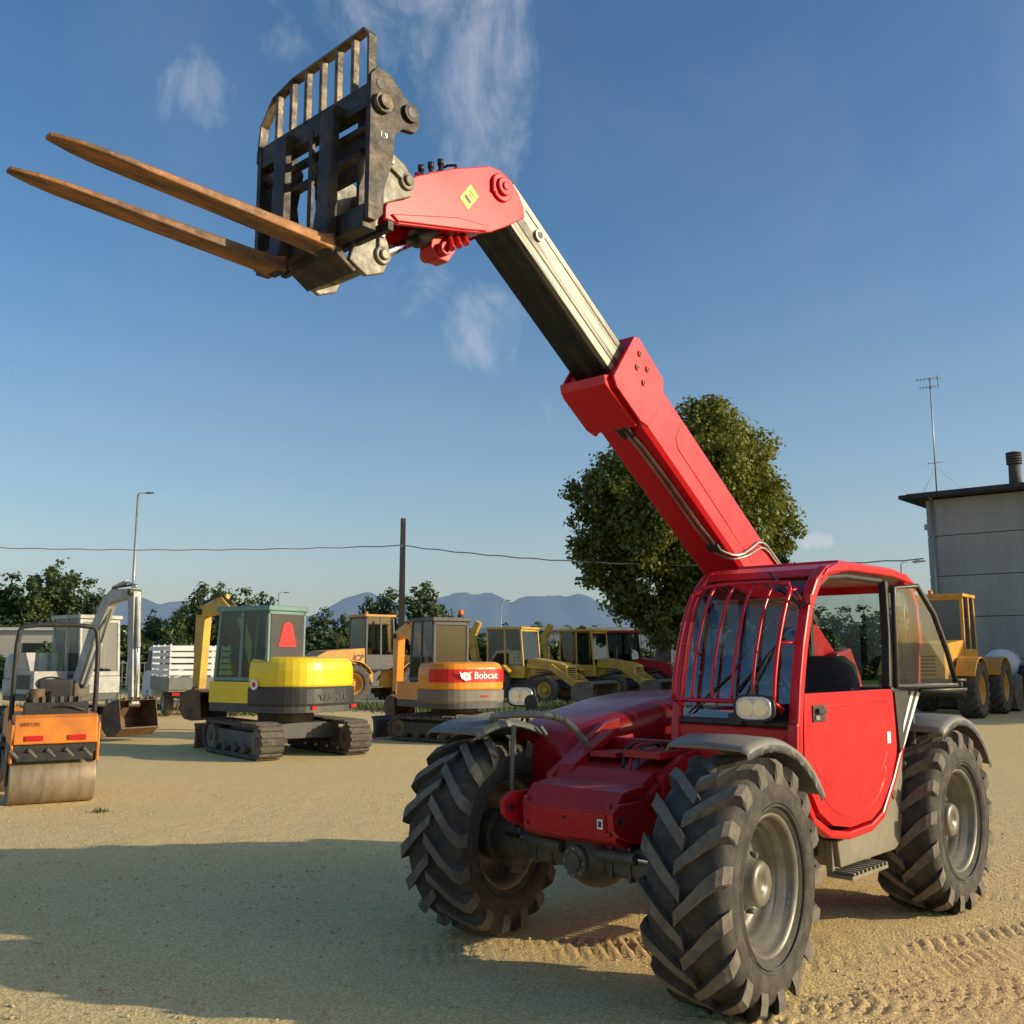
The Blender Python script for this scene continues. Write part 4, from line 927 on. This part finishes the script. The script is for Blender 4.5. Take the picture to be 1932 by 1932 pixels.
def npmesh(name,V,F,mat,smooth=False):
    me=bpy.data.meshes.new(name); n=len(F); k=F.shape[1]
    me.vertices.add(len(V)); me.vertices.foreach_set('co',V.astype(np.float32).ravel())
    me.loops.add(n*k); me.loops.foreach_set('vertex_index',F.astype(np.int32).ravel())
    me.polygons.add(n); me.polygons.foreach_set('loop_start',np.arange(0,n*k,k,dtype=np.int32)); me.polygons.foreach_set('loop_total',np.full(n,k,dtype=np.int32))
    if smooth: me.polygons.foreach_set('use_smooth',np.ones(n,dtype=bool))
    me.update(); me.validate(); me.materials.append(mat); return me
m,nt,b=new_mat('gravel'); tc=nt.nodes.new('ShaderNodeTexCoord'); v=tc.outputs['Object']
big=maprange(nt,noise(nt,v,.35,6,.6),.3,.7); c1=mixrgb(nt,big,(.90,.67,.28),(.78,.58,.26))
fine=maprange(nt,noise(nt,v,38,6,.75),.32,.68); c2=mixrgb(nt,fine,c1,(.95,.76,.40))
vo=nt.nodes.new('ShaderNodeTexVoronoi'); vo.inputs['Scale'].default_value=60; nt.links.new(v,vo.inputs['Vector'])
sp=maprange(nt,vo.outputs['Distance'],.25,.65); c3=mixrgb(nt,mathn(nt,'MULTIPLY',sp,.55),c2,(.43,.30,.13))
mid=maprange(nt,noise(nt,v,2.2,6,.72),.48,.75,0,.35); c3=mixrgb(nt,mid,c3,(.56,.41,.21))
dk=maprange(nt,noise(nt,v,95,3,.8),.62,.74,0,.7); c3=mixrgb(nt,dk,c3,(.22,.16,.09))
sx=nt.nodes.new('ShaderNodeSeparateXYZ'); nt.links.new(v,sx.inputs[0])
far=maprange(nt,mathn(nt,'ADD',sx.outputs[1],mathn(nt,'MULTIPLY',noise(nt,v,.2,4),10)),54,60); c4=mixrgb(nt,far,c3,(.07,.095,.03))
nt.links.new(c4,b.inputs['Base Color']); b.inputs['Roughness'].default_value=.95; b.inputs['Specular IOR Level'].default_value=.05
hh=mathn(nt,'ADD',mathn(nt,'MULTIPLY',noise(nt,v,45,5,.75),.9),mathn(nt,'MULTIPLY',vo.outputs['Distance'],-.5)); hh=mathn(nt,'ADD',hh,mathn(nt,'MULTIPLY',noise(nt,v,6,4,.6),.6))
bumpn(nt,b,hh,.42,.016)
g=bpy.data.objects.new('ground',npmesh('ground',V,Fq,m,True)); col.objects.link(g); g['kind']='structure'
# loose stones
n=18000; px=rng.uniform(-6,6,n); py=4+9*rng.random(n)**1.5; s=rng.gamma(2.2,.0022,n).clip(.002,.014)
base=np.array([(1,0,0),(-1,0,0),(0,1,0),(0,-1,0),(0,0,1),(0,0,-1)],float); fo=np.array([(0,2,4),(2,1,4),(1,3,4),(3,0,4),(2,0,5),(1,2,5),(3,1,5),(0,3,5)])
j=rng.uniform(.6,1.3,(n,6,3)); VV=base[None]*j*s[:,None,None]*np.array([1,1,.6]); VV[:,:,0]+=px[:,None];VV[:,:,1]+=py[:,None];VV[:,:,2]+=(s*.3)[:,None]+.002
FF=(fo[None]+(np.arange(n)*6)[:,None,None]).reshape(-1,3)
M['stone']=surf('stones',(.66,.52,.30),(.40,.30,.17),40,.4,.6,.9)
o=bpy.data.objects.new('loose_stones',npmesh('loose_stones',VV.reshape(-1,3),FF,M['stone'])); col.objects.link(o); o['kind']='stuff'; single(o,'small loose stones scattered over pale gravel','stones')

def leaves(name,P,N,size,mat,aspect=.7):
    n=len(P); N=N/np.linalg.norm(N,axis=1,keepdims=True)
    r=rng.normal(size=(n,3)); U=np.cross(N,r); U/=np.linalg.norm(U,axis=1,keepdims=True)+1e-9; Wv=np.cross(N,U)
    s=(size*rng.uniform(.6,1.3,n))[:,None]
    q=np.stack([P+U*s,P+Wv*s*aspect,P-U*s,P-Wv*s*aspect],1)
    q[:,1]+=N*s*.25; q[:,3]+=N*s*.25
    F=np.arange(n*4).reshape(n,4); return npmesh(name,q.reshape(-1,3),F,mat)
def crown_mesh(name,blobs,n,size,mat,sub=8,rlo=.22,rhi=.42):
    C=[];Rr=[]
    for (c,r) in blobs:
        k=max(4,int(sub*(r/1.0)**1.3)); d=rng.normal(size=(k,3)); d/=np.linalg.norm(d,axis=1,keepdims=True)
        C.append(np.array(c)+d*r*rng.uniform(.45,1.0,(k,1))); Rr.append(rng.uniform(rlo,rhi,k)*r)
    C=np.concatenate(C);Rr=np.concatenate(Rr); w=Rr**2; w/=w.sum(); i=rng.choice(len(C),n,p=w)
    d=rng.normal(size=(n,3)); d/=np.linalg.norm(d,axis=1,keepdims=True); rad=Rr[i]*rng.random(n)**.35*rng.choice([1,1,1,1.25,1.4],n)
    P=C[i]+d*rad[:,None]*np.array([1,1,.8]); N=d+rng.normal(size=(n,3))*.55+np.array([0,0,.35])
    return leaves(name,P,N,size,mat)
def limb(c,p0,p1,r0,r1,bend=.2):
    p0=Vector(p0);p1=Vector(p1); n=6; 
    off=Vector((random.uniform(-1,1),random.uniform(-1,1),.3))*bend*(p1-p0).length*.5; rows=[]
    ax,u,w=frame_from_axis(p1-p0)
    for i in range(n+1):
        t=i/n; p=p0.lerp(p1,t)+off*math.sin(math.pi*t)*.5; r=r0*(1-t)+r1*t
        rows.append([tuple(p+u*r*math.cos(2*math.pi*k/8)+w*r*math.sin(2*math.pi*k/8)) for k in range(8)])
    c.loft(rows,'bark')
P=thing('plane_tree',(7.65,45.5,0),0,'large broad plane tree with dense olive-green crown','tree')
bl=[((1.4,0,11.3),2.1),((-.4,.3,10.9),1.9),((2.9,.4,10.8),1.7),((-2.3,0,9.9),1.7),((-4.0,-.3,9.2),1.2),((3.9,0,8.7),1.6),((.6,-.8,8.3),2.4),((-1.9,.4,7.4),2.2),((-4.0,.2,7.4),1.25),
 ((3.9,.3,6.3),1.6),((-3.4,-.2,5.6),1.35),((-1.2,-.3,4.9),1.8),((1.3,.4,5.4),2.0),((3.5,0,4.7),1.3),((1.2,1.5,9.0),2.4),((-1.5,1.8,8.2),2.2),((1.3,-1.8,9.6),1.8),((-1.0,-1.8,7.2),1.9),((2.4,-1.5,7.2),1.9),((1.5,0,12.9),1.0),
 ((-1.4,.2,3.5),1.1),((-4.5,0,8.6),.7),((4.9,0,7.4),.9),((-2.6,-.8,4.3),1.1),((.4,-.6,3.9),1.3),((2.2,-.5,4.0),1.2),((-1.1,-1.0,2.9),1.0),((-.2,-1.2,3.0),.9),((-3.0,-1.0,8.6),1.5),((3.0,-1.2,9.6),1.4),((-3.9,-.6,6.3),1.1)]
bl=[((c_[0],c_[1]*1.3,c_[2]),r_) for c_,r_ in bl]
o=bpy.data.objects.new('crown',crown_mesh('crown',bl,125000,.108,M['leaf'],22)); col.objects.link(o); o.parent=P
c=MB(); limb(c,(-.9,0,-.1),(-.6,0,4.2),.42,.30,.05)
for a,b_,r_ in (((-.6,0,3.2),(-3.6,0,6.6),.16),((-.6,0,3.8),(-1.8,.5,8.6),.2),((-.6,0,4.2),(.6,0,10.8),.24),((-.5,0,4.0),(2.6,-.3,8.8),.2),((-.6,0,3.5),(2.9,.4,6.0),.15),((-.6,0,3.9),(.2,1.6,8),.15),((-.6,0,3.9),(-.2,-1.8,8),.15)): limb(c,a,b_,r_,.04,.25)
c.obj('trunk',P)
variants=[]
for k in range(4):
    b_=[]; nb=10
    for i in range(nb):
        t=i/(nb-1); z=.20+.68*t; wr=.30*(1-.55*abs(t-.35)*1.6)*(1.15 if k%2 else .8)
        b_.append(((random.uniform(-1,1)*wr*.7,random.uniform(-1,1)*wr*.7,z),max(.11,.23*(1.05-t*.6))))
    b_=[((c_[0]*6,c_[1]*6,c_[2]*6),r_*6) for c_,r_ in b_]
    cm=crown_mesh('crown',b_,9000,.11,M['leafbk'],14,.3,.5)
    c=MB(); limb(c,(0,0,-.1),(0,0,4.2),.14,.05,.05)
    for i in range(4): limb(c,(0,0,1.6+.4*i),(random.uniform(-1.0,1.0),random.uniform(-.8,.8),2.7+.4*i),.06,.02)
    variants.append((cm,c.mesh('trunk')))
def bgtree(x,y,h,wf=1,label='green deciduous tree in the hedge line'):
    cm,tm=random.choice(variants); P=thing('tree',(x,y,0),random.uniform(0,360),label,'tree','trees along the edge of the yard')
    P.scale=(h/6*wf,h/6*wf,h/6*1.0)
    for nm,me in(('trunk',tm),('crown',cm)):
        o=bpy.data.objects.new(nm,me); col.objects.link(o); o.parent=P
def XU(u,Y): return (u-966)/1880*Y
for u,v_,Yd,wf in((5,1085,80,1.1),(45,1092,78,1.0),(80,1070,80,1.1),(118,1068,82,1.1),(158,1100,80,1.0),(-40,1075,80,1.1),(395,1108,62,1.0),(425,1112,63,.9),(455,1118,62,1),(492,1125,64,.9),(335,1155,60,1),(295,1165,62,1),(360,1150,64,1),
  (612,1160,62,1.1),(640,1168,62,1),(708,1135,64,1),(745,1118,66,1),(790,1106,64,1.1),(825,1140,64,1),(855,1165,66,1)):
    bgtree(XU(u,Yd),Yd,1.65+(1240-v_)*.000527*Yd+.45,wf)
for i in range(38):
    u=180+1120*i/37+random.uniform(-15,15); Yd=random.uniform(70,84); v_=random.uniform(1172,1194)
    bgtree(XU(u,Yd),Yd,1.65+(1240-v_)*.000527*Yd,1.5)
for u in(1330,1400,1480,1530,1590,1640,1690): bgtree(XU(u,75),75,random.uniform(4.5,6),1.3)
n=32000; hx=rng.uniform(-42,13,n); hz=rng.random(n)**.8*(2.1+.8*np.sin(hx*.5)+.5*np.sin(hx*1.7+1)); hy=57+rng.normal(size=n)*.5+np.sin(hx*.3)
o=bpy.data.objects.new('hedge',leaves('hedge',np.stack([hx,hy,hz],1),rng.normal(size=(n,3))+np.array([0,-.8,.5]),.16,M['leafbk'])); col.objects.link(o); o['kind']='stuff'; single(o,'long overgrown dark green hedge behind parked machines','hedge')
n=7200; cx=rng.choice(np.array([-9.5,-8.2,-6.8,-5.6,-4.3,-3.6,-2.9,-1.4,.0,1.6,3.0,5.0,-12,-14.5]),n)+rng.normal(size=n)*.7; cy=31.5+rng.normal(size=n)*.8+np.sin(cx)*1.5
fx=np.concatenate([cx,-4.45+rng.normal(size=60)*.05,-5.1+rng.normal(size=50)*.05]); fy=np.concatenate([cy,11.1+rng.normal(size=60)*.04,9.4+rng.normal(size=50)*.04]); n=len(fx)
hgt=np.where(fy<15,.045,.24)*rng.uniform(.5,1.3,n); a=rng.uniform(0,6.28,n); wv=np.where(fy<15,.006,.020)
B0=np.stack([fx,fy,np.zeros(n)],1); dx=np.stack([np.cos(a),np.sin(a),np.zeros(n)],1)*wv[:,None]; tp=B0+np.stack([rng.normal(size=n)*.3*hgt,rng.normal(size=n)*.3*hgt,hgt],1)
VV=np.stack([B0-dx,B0+dx,tp],1).reshape(-1,3)
o=bpy.data.objects.new('grass',npmesh('grass',VV,np.arange(n*3).reshape(n,3),M['grass'])); col.objects.link(o); o['kind']='stuff'; single(o,'tufts of green weeds growing in the gravel','grass')
# mountains
rp_=[(-900,1200),(-300,1180),(0,1190),(150,1172),(210,1150),(262,1126),(300,1142),(352,1130),(400,1160),(520,1180),(590,1162),(650,1130),(700,1118),(755,1136),(800,1142),(850,1122),(930,1117),(962,1131),(1000,1123),(1090,1119),(1130,1135),(1190,1152),(1300,1170),(1500,1184),(1932,1195),(2600,1185),(3300,1200)]
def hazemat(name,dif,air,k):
    """distant slope: weak surface colour, bluish aerial haze painted in as emission"""
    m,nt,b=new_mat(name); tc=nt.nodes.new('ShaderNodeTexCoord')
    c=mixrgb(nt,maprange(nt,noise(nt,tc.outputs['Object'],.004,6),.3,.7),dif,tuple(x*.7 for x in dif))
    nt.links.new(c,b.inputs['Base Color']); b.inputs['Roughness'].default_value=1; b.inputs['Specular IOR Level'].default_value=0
    e=nt.nodes.new('ShaderNodeEmission'); e.inputs[0].default_value=(*air,1); mx=nt.nodes.new('ShaderNodeMixShader'); mx.inputs[0].default_value=k  # constant glow mixed into the slope stands for the haze
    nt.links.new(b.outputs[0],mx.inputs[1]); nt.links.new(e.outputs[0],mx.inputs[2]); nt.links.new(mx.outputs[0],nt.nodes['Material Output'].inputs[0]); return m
def ridge(name,Yc,sc,seed,mat):
    us=np.linspace(-900,3300,520); hv=np.interp(us,[p[0] for p in rp_],[p[1] for p in rp_])
    Xc=(us-966)/1880*Yc; h=(1240-hv)*.000527*Yc*sc
    h+=vnoise(us,us*0,37,seed)*h*.08+vnoise(us,us*0,11,seed+1)*h*.05
    fr=[(0,-.45),(.25,-.3),(.55,-.17),(.8,-.08),(1,0),(.7,.12),(.3,.3),(0,.5)]
    VV=[]
    for k,(f,dy) in enumerate(fr):
        nz=vnoise(us,us*0+k*7,23,seed+2)*.22*(1 if 0<f<1 else 0)
        VV.append(np.stack([Xc,np.full_like(us,Yc*(1+dy)),h*(f+nz*f)],1))
    VV=np.stack(VV); k,nn,_=VV.shape; id_=np.arange(k*nn).reshape(k,nn)
    F=np.stack([id_[:-1,:-1].ravel(),id_[:-1,1:].ravel(),id_[1:,1:].ravel(),id_[1:,:-1].ravel()],1)
    o=bpy.data.objects.new(name,npmesh(name,VV.reshape(-1,3),F,mat,True)); col.objects.link(o); o['kind']='structure'
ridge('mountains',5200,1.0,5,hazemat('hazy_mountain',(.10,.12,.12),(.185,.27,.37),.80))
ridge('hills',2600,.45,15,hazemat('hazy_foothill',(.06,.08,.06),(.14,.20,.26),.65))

# concrete building
P=thing('concrete_building',(16.8,40.0,0),-40.6,'grey precast concrete panel building with dark flat roof edge','building')
c=MB(); Lb=30; Db=14; z=0
while z<7.9:
    h=min(1.62,7.98-z); c.b2((0,0,z),(Lb,Db,z+h-.03),'concrete'); z+=1.62
c.b2((.04,.04,0),(Lb-.04,Db-.04,7.97),'dkgrey'); 
c.obj('wall',P,.015)
c=MB(); c.b2((-.85,-.7,8.0),(Lb+.5,Db+.5,8.16),'roof'); c.b2((-.6,-.5,8.16),(Lb,Db,8.22),'roof'); c.obj('roof',P,.02)
c=MB(); c.cyl((.25,-.1,7.95),(.25,-.1,.1),.06,'galv',seg=10); c.tube([(.25,-.1,7.9),(.25,-.1,8.0),(.25,-.5,8.05)],.05,'galv'); c.obj('downpipe',P)
c=MB(); c.box((-.08,.35,6.9),(.2,.3,.22),'galv'); c.obj('wall_lamp',P,.01)
c=MB(); c.cyl((3.2,.85,8.15),(3.2,.85,9.2),.24,'flue',r1=.22,seg=16)
for q in range(5): c.cyl((3.2,.85,9.18+.10*q),(3.2,.85,9.24+.10*q),.29,'flue',seg=16)
c.cyl((3.2,.85,9.15),(3.2,.85,9.66),.20,'roof',seg=16); c.obj('flue',P)
P=thing('television_antenna',(17.35,40.15,8.22),-20,'tall thin mast with television aerials on the roof','antenna')
c=MB(); c.cyl((0,0,0),(0,0,4.9),.03,'galv',seg=8); 
for a in(0,120,240): c.tube([(0,0,1.2),(math.cos(R(a))*1.1,math.sin(R(a))*1.1,.02)],.006,'wire',4)
c.obj('mast',P)
for grp in(0,1):
    c=MB()
    if grp==0:
        for zz,L_ in((4.85,.9),(4.5,.7)):
            c.tube([(-L_*.6,0,zz),(L_*.5,0,zz+.08)],.012,'galv',6)
            for q in range(7): xx=-L_*.55+L_*q/6; c.tube([(xx,-.26,zz+.02),(xx,.26,zz+.02)],.012,'galv',4)
        for q in range(6): c.tube([(.3,-.3,4.50+.09*q),(.3,.3,4.50+.09*q)],.010,'galv',4)
        c.tube([(.3,0,4.45),(.3,0,5.0)],.012,'galv',4)
    else:
        c.tube([(-.3,0,1.3),(.4,0,1.35)],.012,'galv',5)
        for q in range(4): c.tube([(-.25+.18*q,-.2,1.31+.012*q),(-.25+.18*q,.2,1.31+.012*q)],.010,'galv',4)
    c.obj('aerial',P)
P=thing('low_building',(-32,60,0),0,'low cream coloured industrial building','building')
c=MB(); c.b2((-14,0,0),(6.2,8,3.25),'cream'); c.obj('wall',P,.02); c=MB(); c.b2((-14.2,-.2,3.25),(6.4,8.2,3.42),'white'); c.obj('roof',P)
for k in range(5):
    c=MB(); c.b2((-10+3.2*k,-.03,1.6),(-8.6+3.2*k,-.005,2.5),'black'); c.obj('window',P)
P=thing('warehouse',(8,62,0),0,'long white corrugated warehouse with graffiti','warehouse')
c=MB(); c.b2((-6,0,0),(3.2,8,3.3),'white')
for k in range(46): c.b2((-6+.2*k,-.04,.9),(-5.92+.2*k,.01,3.2),'ltgrey')
c.obj('wall',P); c=MB(); c.b2((-6.2,-.2,3.3),(3.4,8.2,3.5),'ltgrey'); c.obj('roof',P)
c=MB(); c.tube([(-5.5+.16*k,-.06,2.3+(.5 if k%2 else .0)+.1*math.sin(k*1.7)) for k in range(20)],.05,'teal',5,smooth=1)
c.obj('graffiti',P)
c=MB(); c.b2((-7.0,33.8,0),(-2.2,34.0,.22),'concrete'); single(c.obj('low_wall',None,.02),'low pale concrete kerb wall beside weeds','wall')
P=thing('wire_fence',(-13.2,33,0),8,'white welded wire fence panel','fence')
c=MB()
for k in range(24): c.b2((.14*k,0,.05),(.14*k+.02,.02,1.5),'galv')
for z in(.1,.75,1.45): c.b2((0,-.01,z),(3.3,.03,z+.03),'galv')
c.obj('mesh_panel',P)
for x in(0,3.3):
    c=MB(); c.cyl((x,0,0),(x,0,1.6),.04,'galv'); c.obj('post',P)
P=thing('utility_pole',(-5.12,46.3,0),0,'weathered wooden utility pole carrying a twisted cable','utility pole')
c=MB(); c.cyl((0,0,0),(0.02,0,8.1),.17,'wood',.12,14); c.obj('pole',P)
c=MB(); c.box((0,-.15,6.78),(.1,.14,.12),'galv'); c.obj('bracket',P)
def wire(a,b_,sag,r=.035):
    c=MB(); a=Vector(a);b_=Vector(b_); pts=[]
    for i in range(61):
        t=i/60; p=a.lerp(b_,t); p.z-=sag*4*t*(1-t); pts.append(p)
    c.tube([(p.x,p.y+.01*math.cos(i*1.6),p.z+.02*math.sin(i*1.6)) for i,p in enumerate(pts)],r*.8,'wire',5)
    single(c.obj('overhead_cable'),'twisted overhead cable strung between pole and building','cable','overhead cables')
wire((-34,46.3,7.15),(-5.12,46.1,6.8),.35); wire((-5.12,46.1,6.8),(16.7,40.3,5.6),.55)
def street_lamp(x,y,h,label,arm=.5):
    P=thing('street_lamp',(x,y,0),0,label,'street lamp','street lamps')
    c=MB(); c.cyl((0,0,0),(0,0,h),h*.009+.02,'galv',h*.005+.01,10); c.tube([(0,0,h-.02),(.1*arm,0,h+.15*arm),(arm,0,h+.22*arm)],.03,'galv',6); c.obj('pole',P)
    c=MB(); c.prism([(arm-.05,h+.15*arm),(arm+.1*1.5,h+.32*arm),(arm+.7*arm+.2,h+.30*arm),(arm+.7*arm+.2,h+.20*arm),(arm+.1,h+.10*arm)],'y',-.12,.12,'greyplastic'); c.obj('lamp_head',P,.01)
street_lamp(-19.0,50,9.85,'tall galvanised street lamp with single arm',.35)
for u,v_,Yd in((527,1120,85),(945,1135,85),(110,1130,85),(331,1150,70),(1702,1064,70)):
    street_lamp(XU(u,Yd),Yd,1.65+(1240-v_)*.000527*Yd,'distant galvanised street lamp',.4 if u<1000 else .9)

# ================================================================== LIGHT, SKY, CAMERA
EL=16.0; AZ=-11
sd=Vector((math.cos(R(EL))*math.cos(R(AZ)),math.cos(R(EL))*math.sin(R(AZ)),math.sin(R(EL))))
L=bpy.data.lights.new('sun','SUN'); L.energy=5.0; L.angle=R(.5); L.color=(1,.85,.59)
lo=bpy.data.objects.new('sun',L); lo.rotation_euler=sd.to_track_quat('Z','Y').to_euler(); col.objects.link(lo)
w=bpy.data.worlds.new('World'); scene.world=w; w.use_nodes=True; nt=w.node_tree
bg=nt.nodes['Background']; sky=nt.nodes.new('ShaderNodeTexSky'); sky.sky_type='NISHITA'; sky.sun_disc=False
sky.sun_elevation=R(EL); sky.sun_rotation=math.atan2(sd.x,sd.y); sky.altitude=100; sky.air_density=1.0; sky.dust_density=1.6; sky.ozone_density=2.0
tc=nt.nodes.new('ShaderNodeTexCoord'); d=tc.outputs['Generated']
def cmask(a,k,inner,outer):
    n_=Vector((a,1,k)).normalized(); dp=nt.nodes.new('ShaderNodeVectorMath'); dp.operation='DOT_PRODUCT'; nt.links.new(d,dp.inputs[0]); dp.inputs[1].default_value=n_
    mr=nt.nodes.new('ShaderNodeMapRange'); mr.interpolation_type='SMOOTHSTEP'; nt.links.new(dp.outputs['Value'],mr.inputs[0]); mr.inputs[1].default_value=math.cos(R(outer)); mr.inputs[2].default_value=math.cos(R(inner)); return mr.outputs[0]
ms=None
for a,k,i_,o_,s_ in((-.13,.73,.4,7,1.05),(-.07,.69,.4,6.5,1.15),(-.05,.64,.3,6,1.1),(-.045,.58,.2,5,1.04),(-.04,.52,.1,4,.96),(-.345,.613,.1,3.4,.80),(-.25,.68,.1,3,.70),(-.03,.335,.1,3.8,.92),(-.11,.385,.1,3.6,.78)):
    q=mathn(nt,'MULTIPLY',cmask(a,k,i_,o_),s_); ms=q if ms is None else mathn(nt,'MAXIMUM',ms,q)
mp=nt.nodes.new('ShaderNodeMapping'); mp.inputs['Rotation'].default_value=(0,R(28),0); mp.inputs['Scale'].default_value=(1.6,1,.9); nt.links.new(d,mp.inputs[0])
n1=noise(nt,mp.outputs[0],9,10,.58,.8); n2=noise(nt,mp.outputs[0],30,6,.55,.4)
nn_=mathn(nt,'ADD',mathn(nt,'MULTIPLY',n1,.75),mathn(nt,'MULTIPLY',n2,.25))
vv_=mathn(nt,'ADD',nn_,mathn(nt,'MULTIPLY',mathn(nt,'SUBTRACT',ms,1.0),.30))
cl=maprange(nt,vv_,.34,.74,0,.52,True)
small=None
for a,k,o_ in((.298,.1155,.55),(.308,.1175,.62),(.318,.1160,.5)):
    q=cmask(a,k,.05,o_); small=q if small is None else mathn(nt,'MAXIMUM',small,q)
cl=mathn(nt,'MAXIMUM',cl,mathn(nt,'MULTIPLY',small,.45))
veil=maprange(nt,noise(nt,mp.outputs[0],2.5,8,.6,.8),.45,.8,0,.06); cl=mathn(nt,'MAXIMUM',cl,veil)
hs=nt.nodes.new('ShaderNodeHueSaturation'); hs.inputs['Saturation'].default_value=1.22; hs.inputs['Value'].default_value=1.10; nt.links.new(sky.outputs[0],hs.inputs['Color'])
sz=nt.nodes.new('ShaderNodeSeparateXYZ'); nt.links.new(d,sz.inputs[0])
hz=mathn(nt,'POWER',maprange(nt,sz.outputs[2],.0,.40,1,0),1.6); hzc=mixrgb(nt,mathn(nt,'MULTIPLY',hz,.55),hs.outputs[0],(2.85,3.2,3.6))
cc=mixrgb(nt,cl,hzc,(4.5,4.65,4.95)); nt.links.new(cc,bg.inputs['Color']); bg.inputs['Strength'].default_value=.15
cam=bpy.data.cameras.new('camera'); cam.sensor_width=36; cam.lens=1880/1932*36; cam.clip_end=30000; cam.clip_start=.1
co=bpy.data.objects.new('camera',cam); co.location=(0,0,1.65); co.rotation_euler=(R(98.3),0,0); col.objects.link(co); scene.camera=co
scene.view_settings.view_transform='Standard'; scene.view_settings.look='None'; scene.view_settings.exposure=0
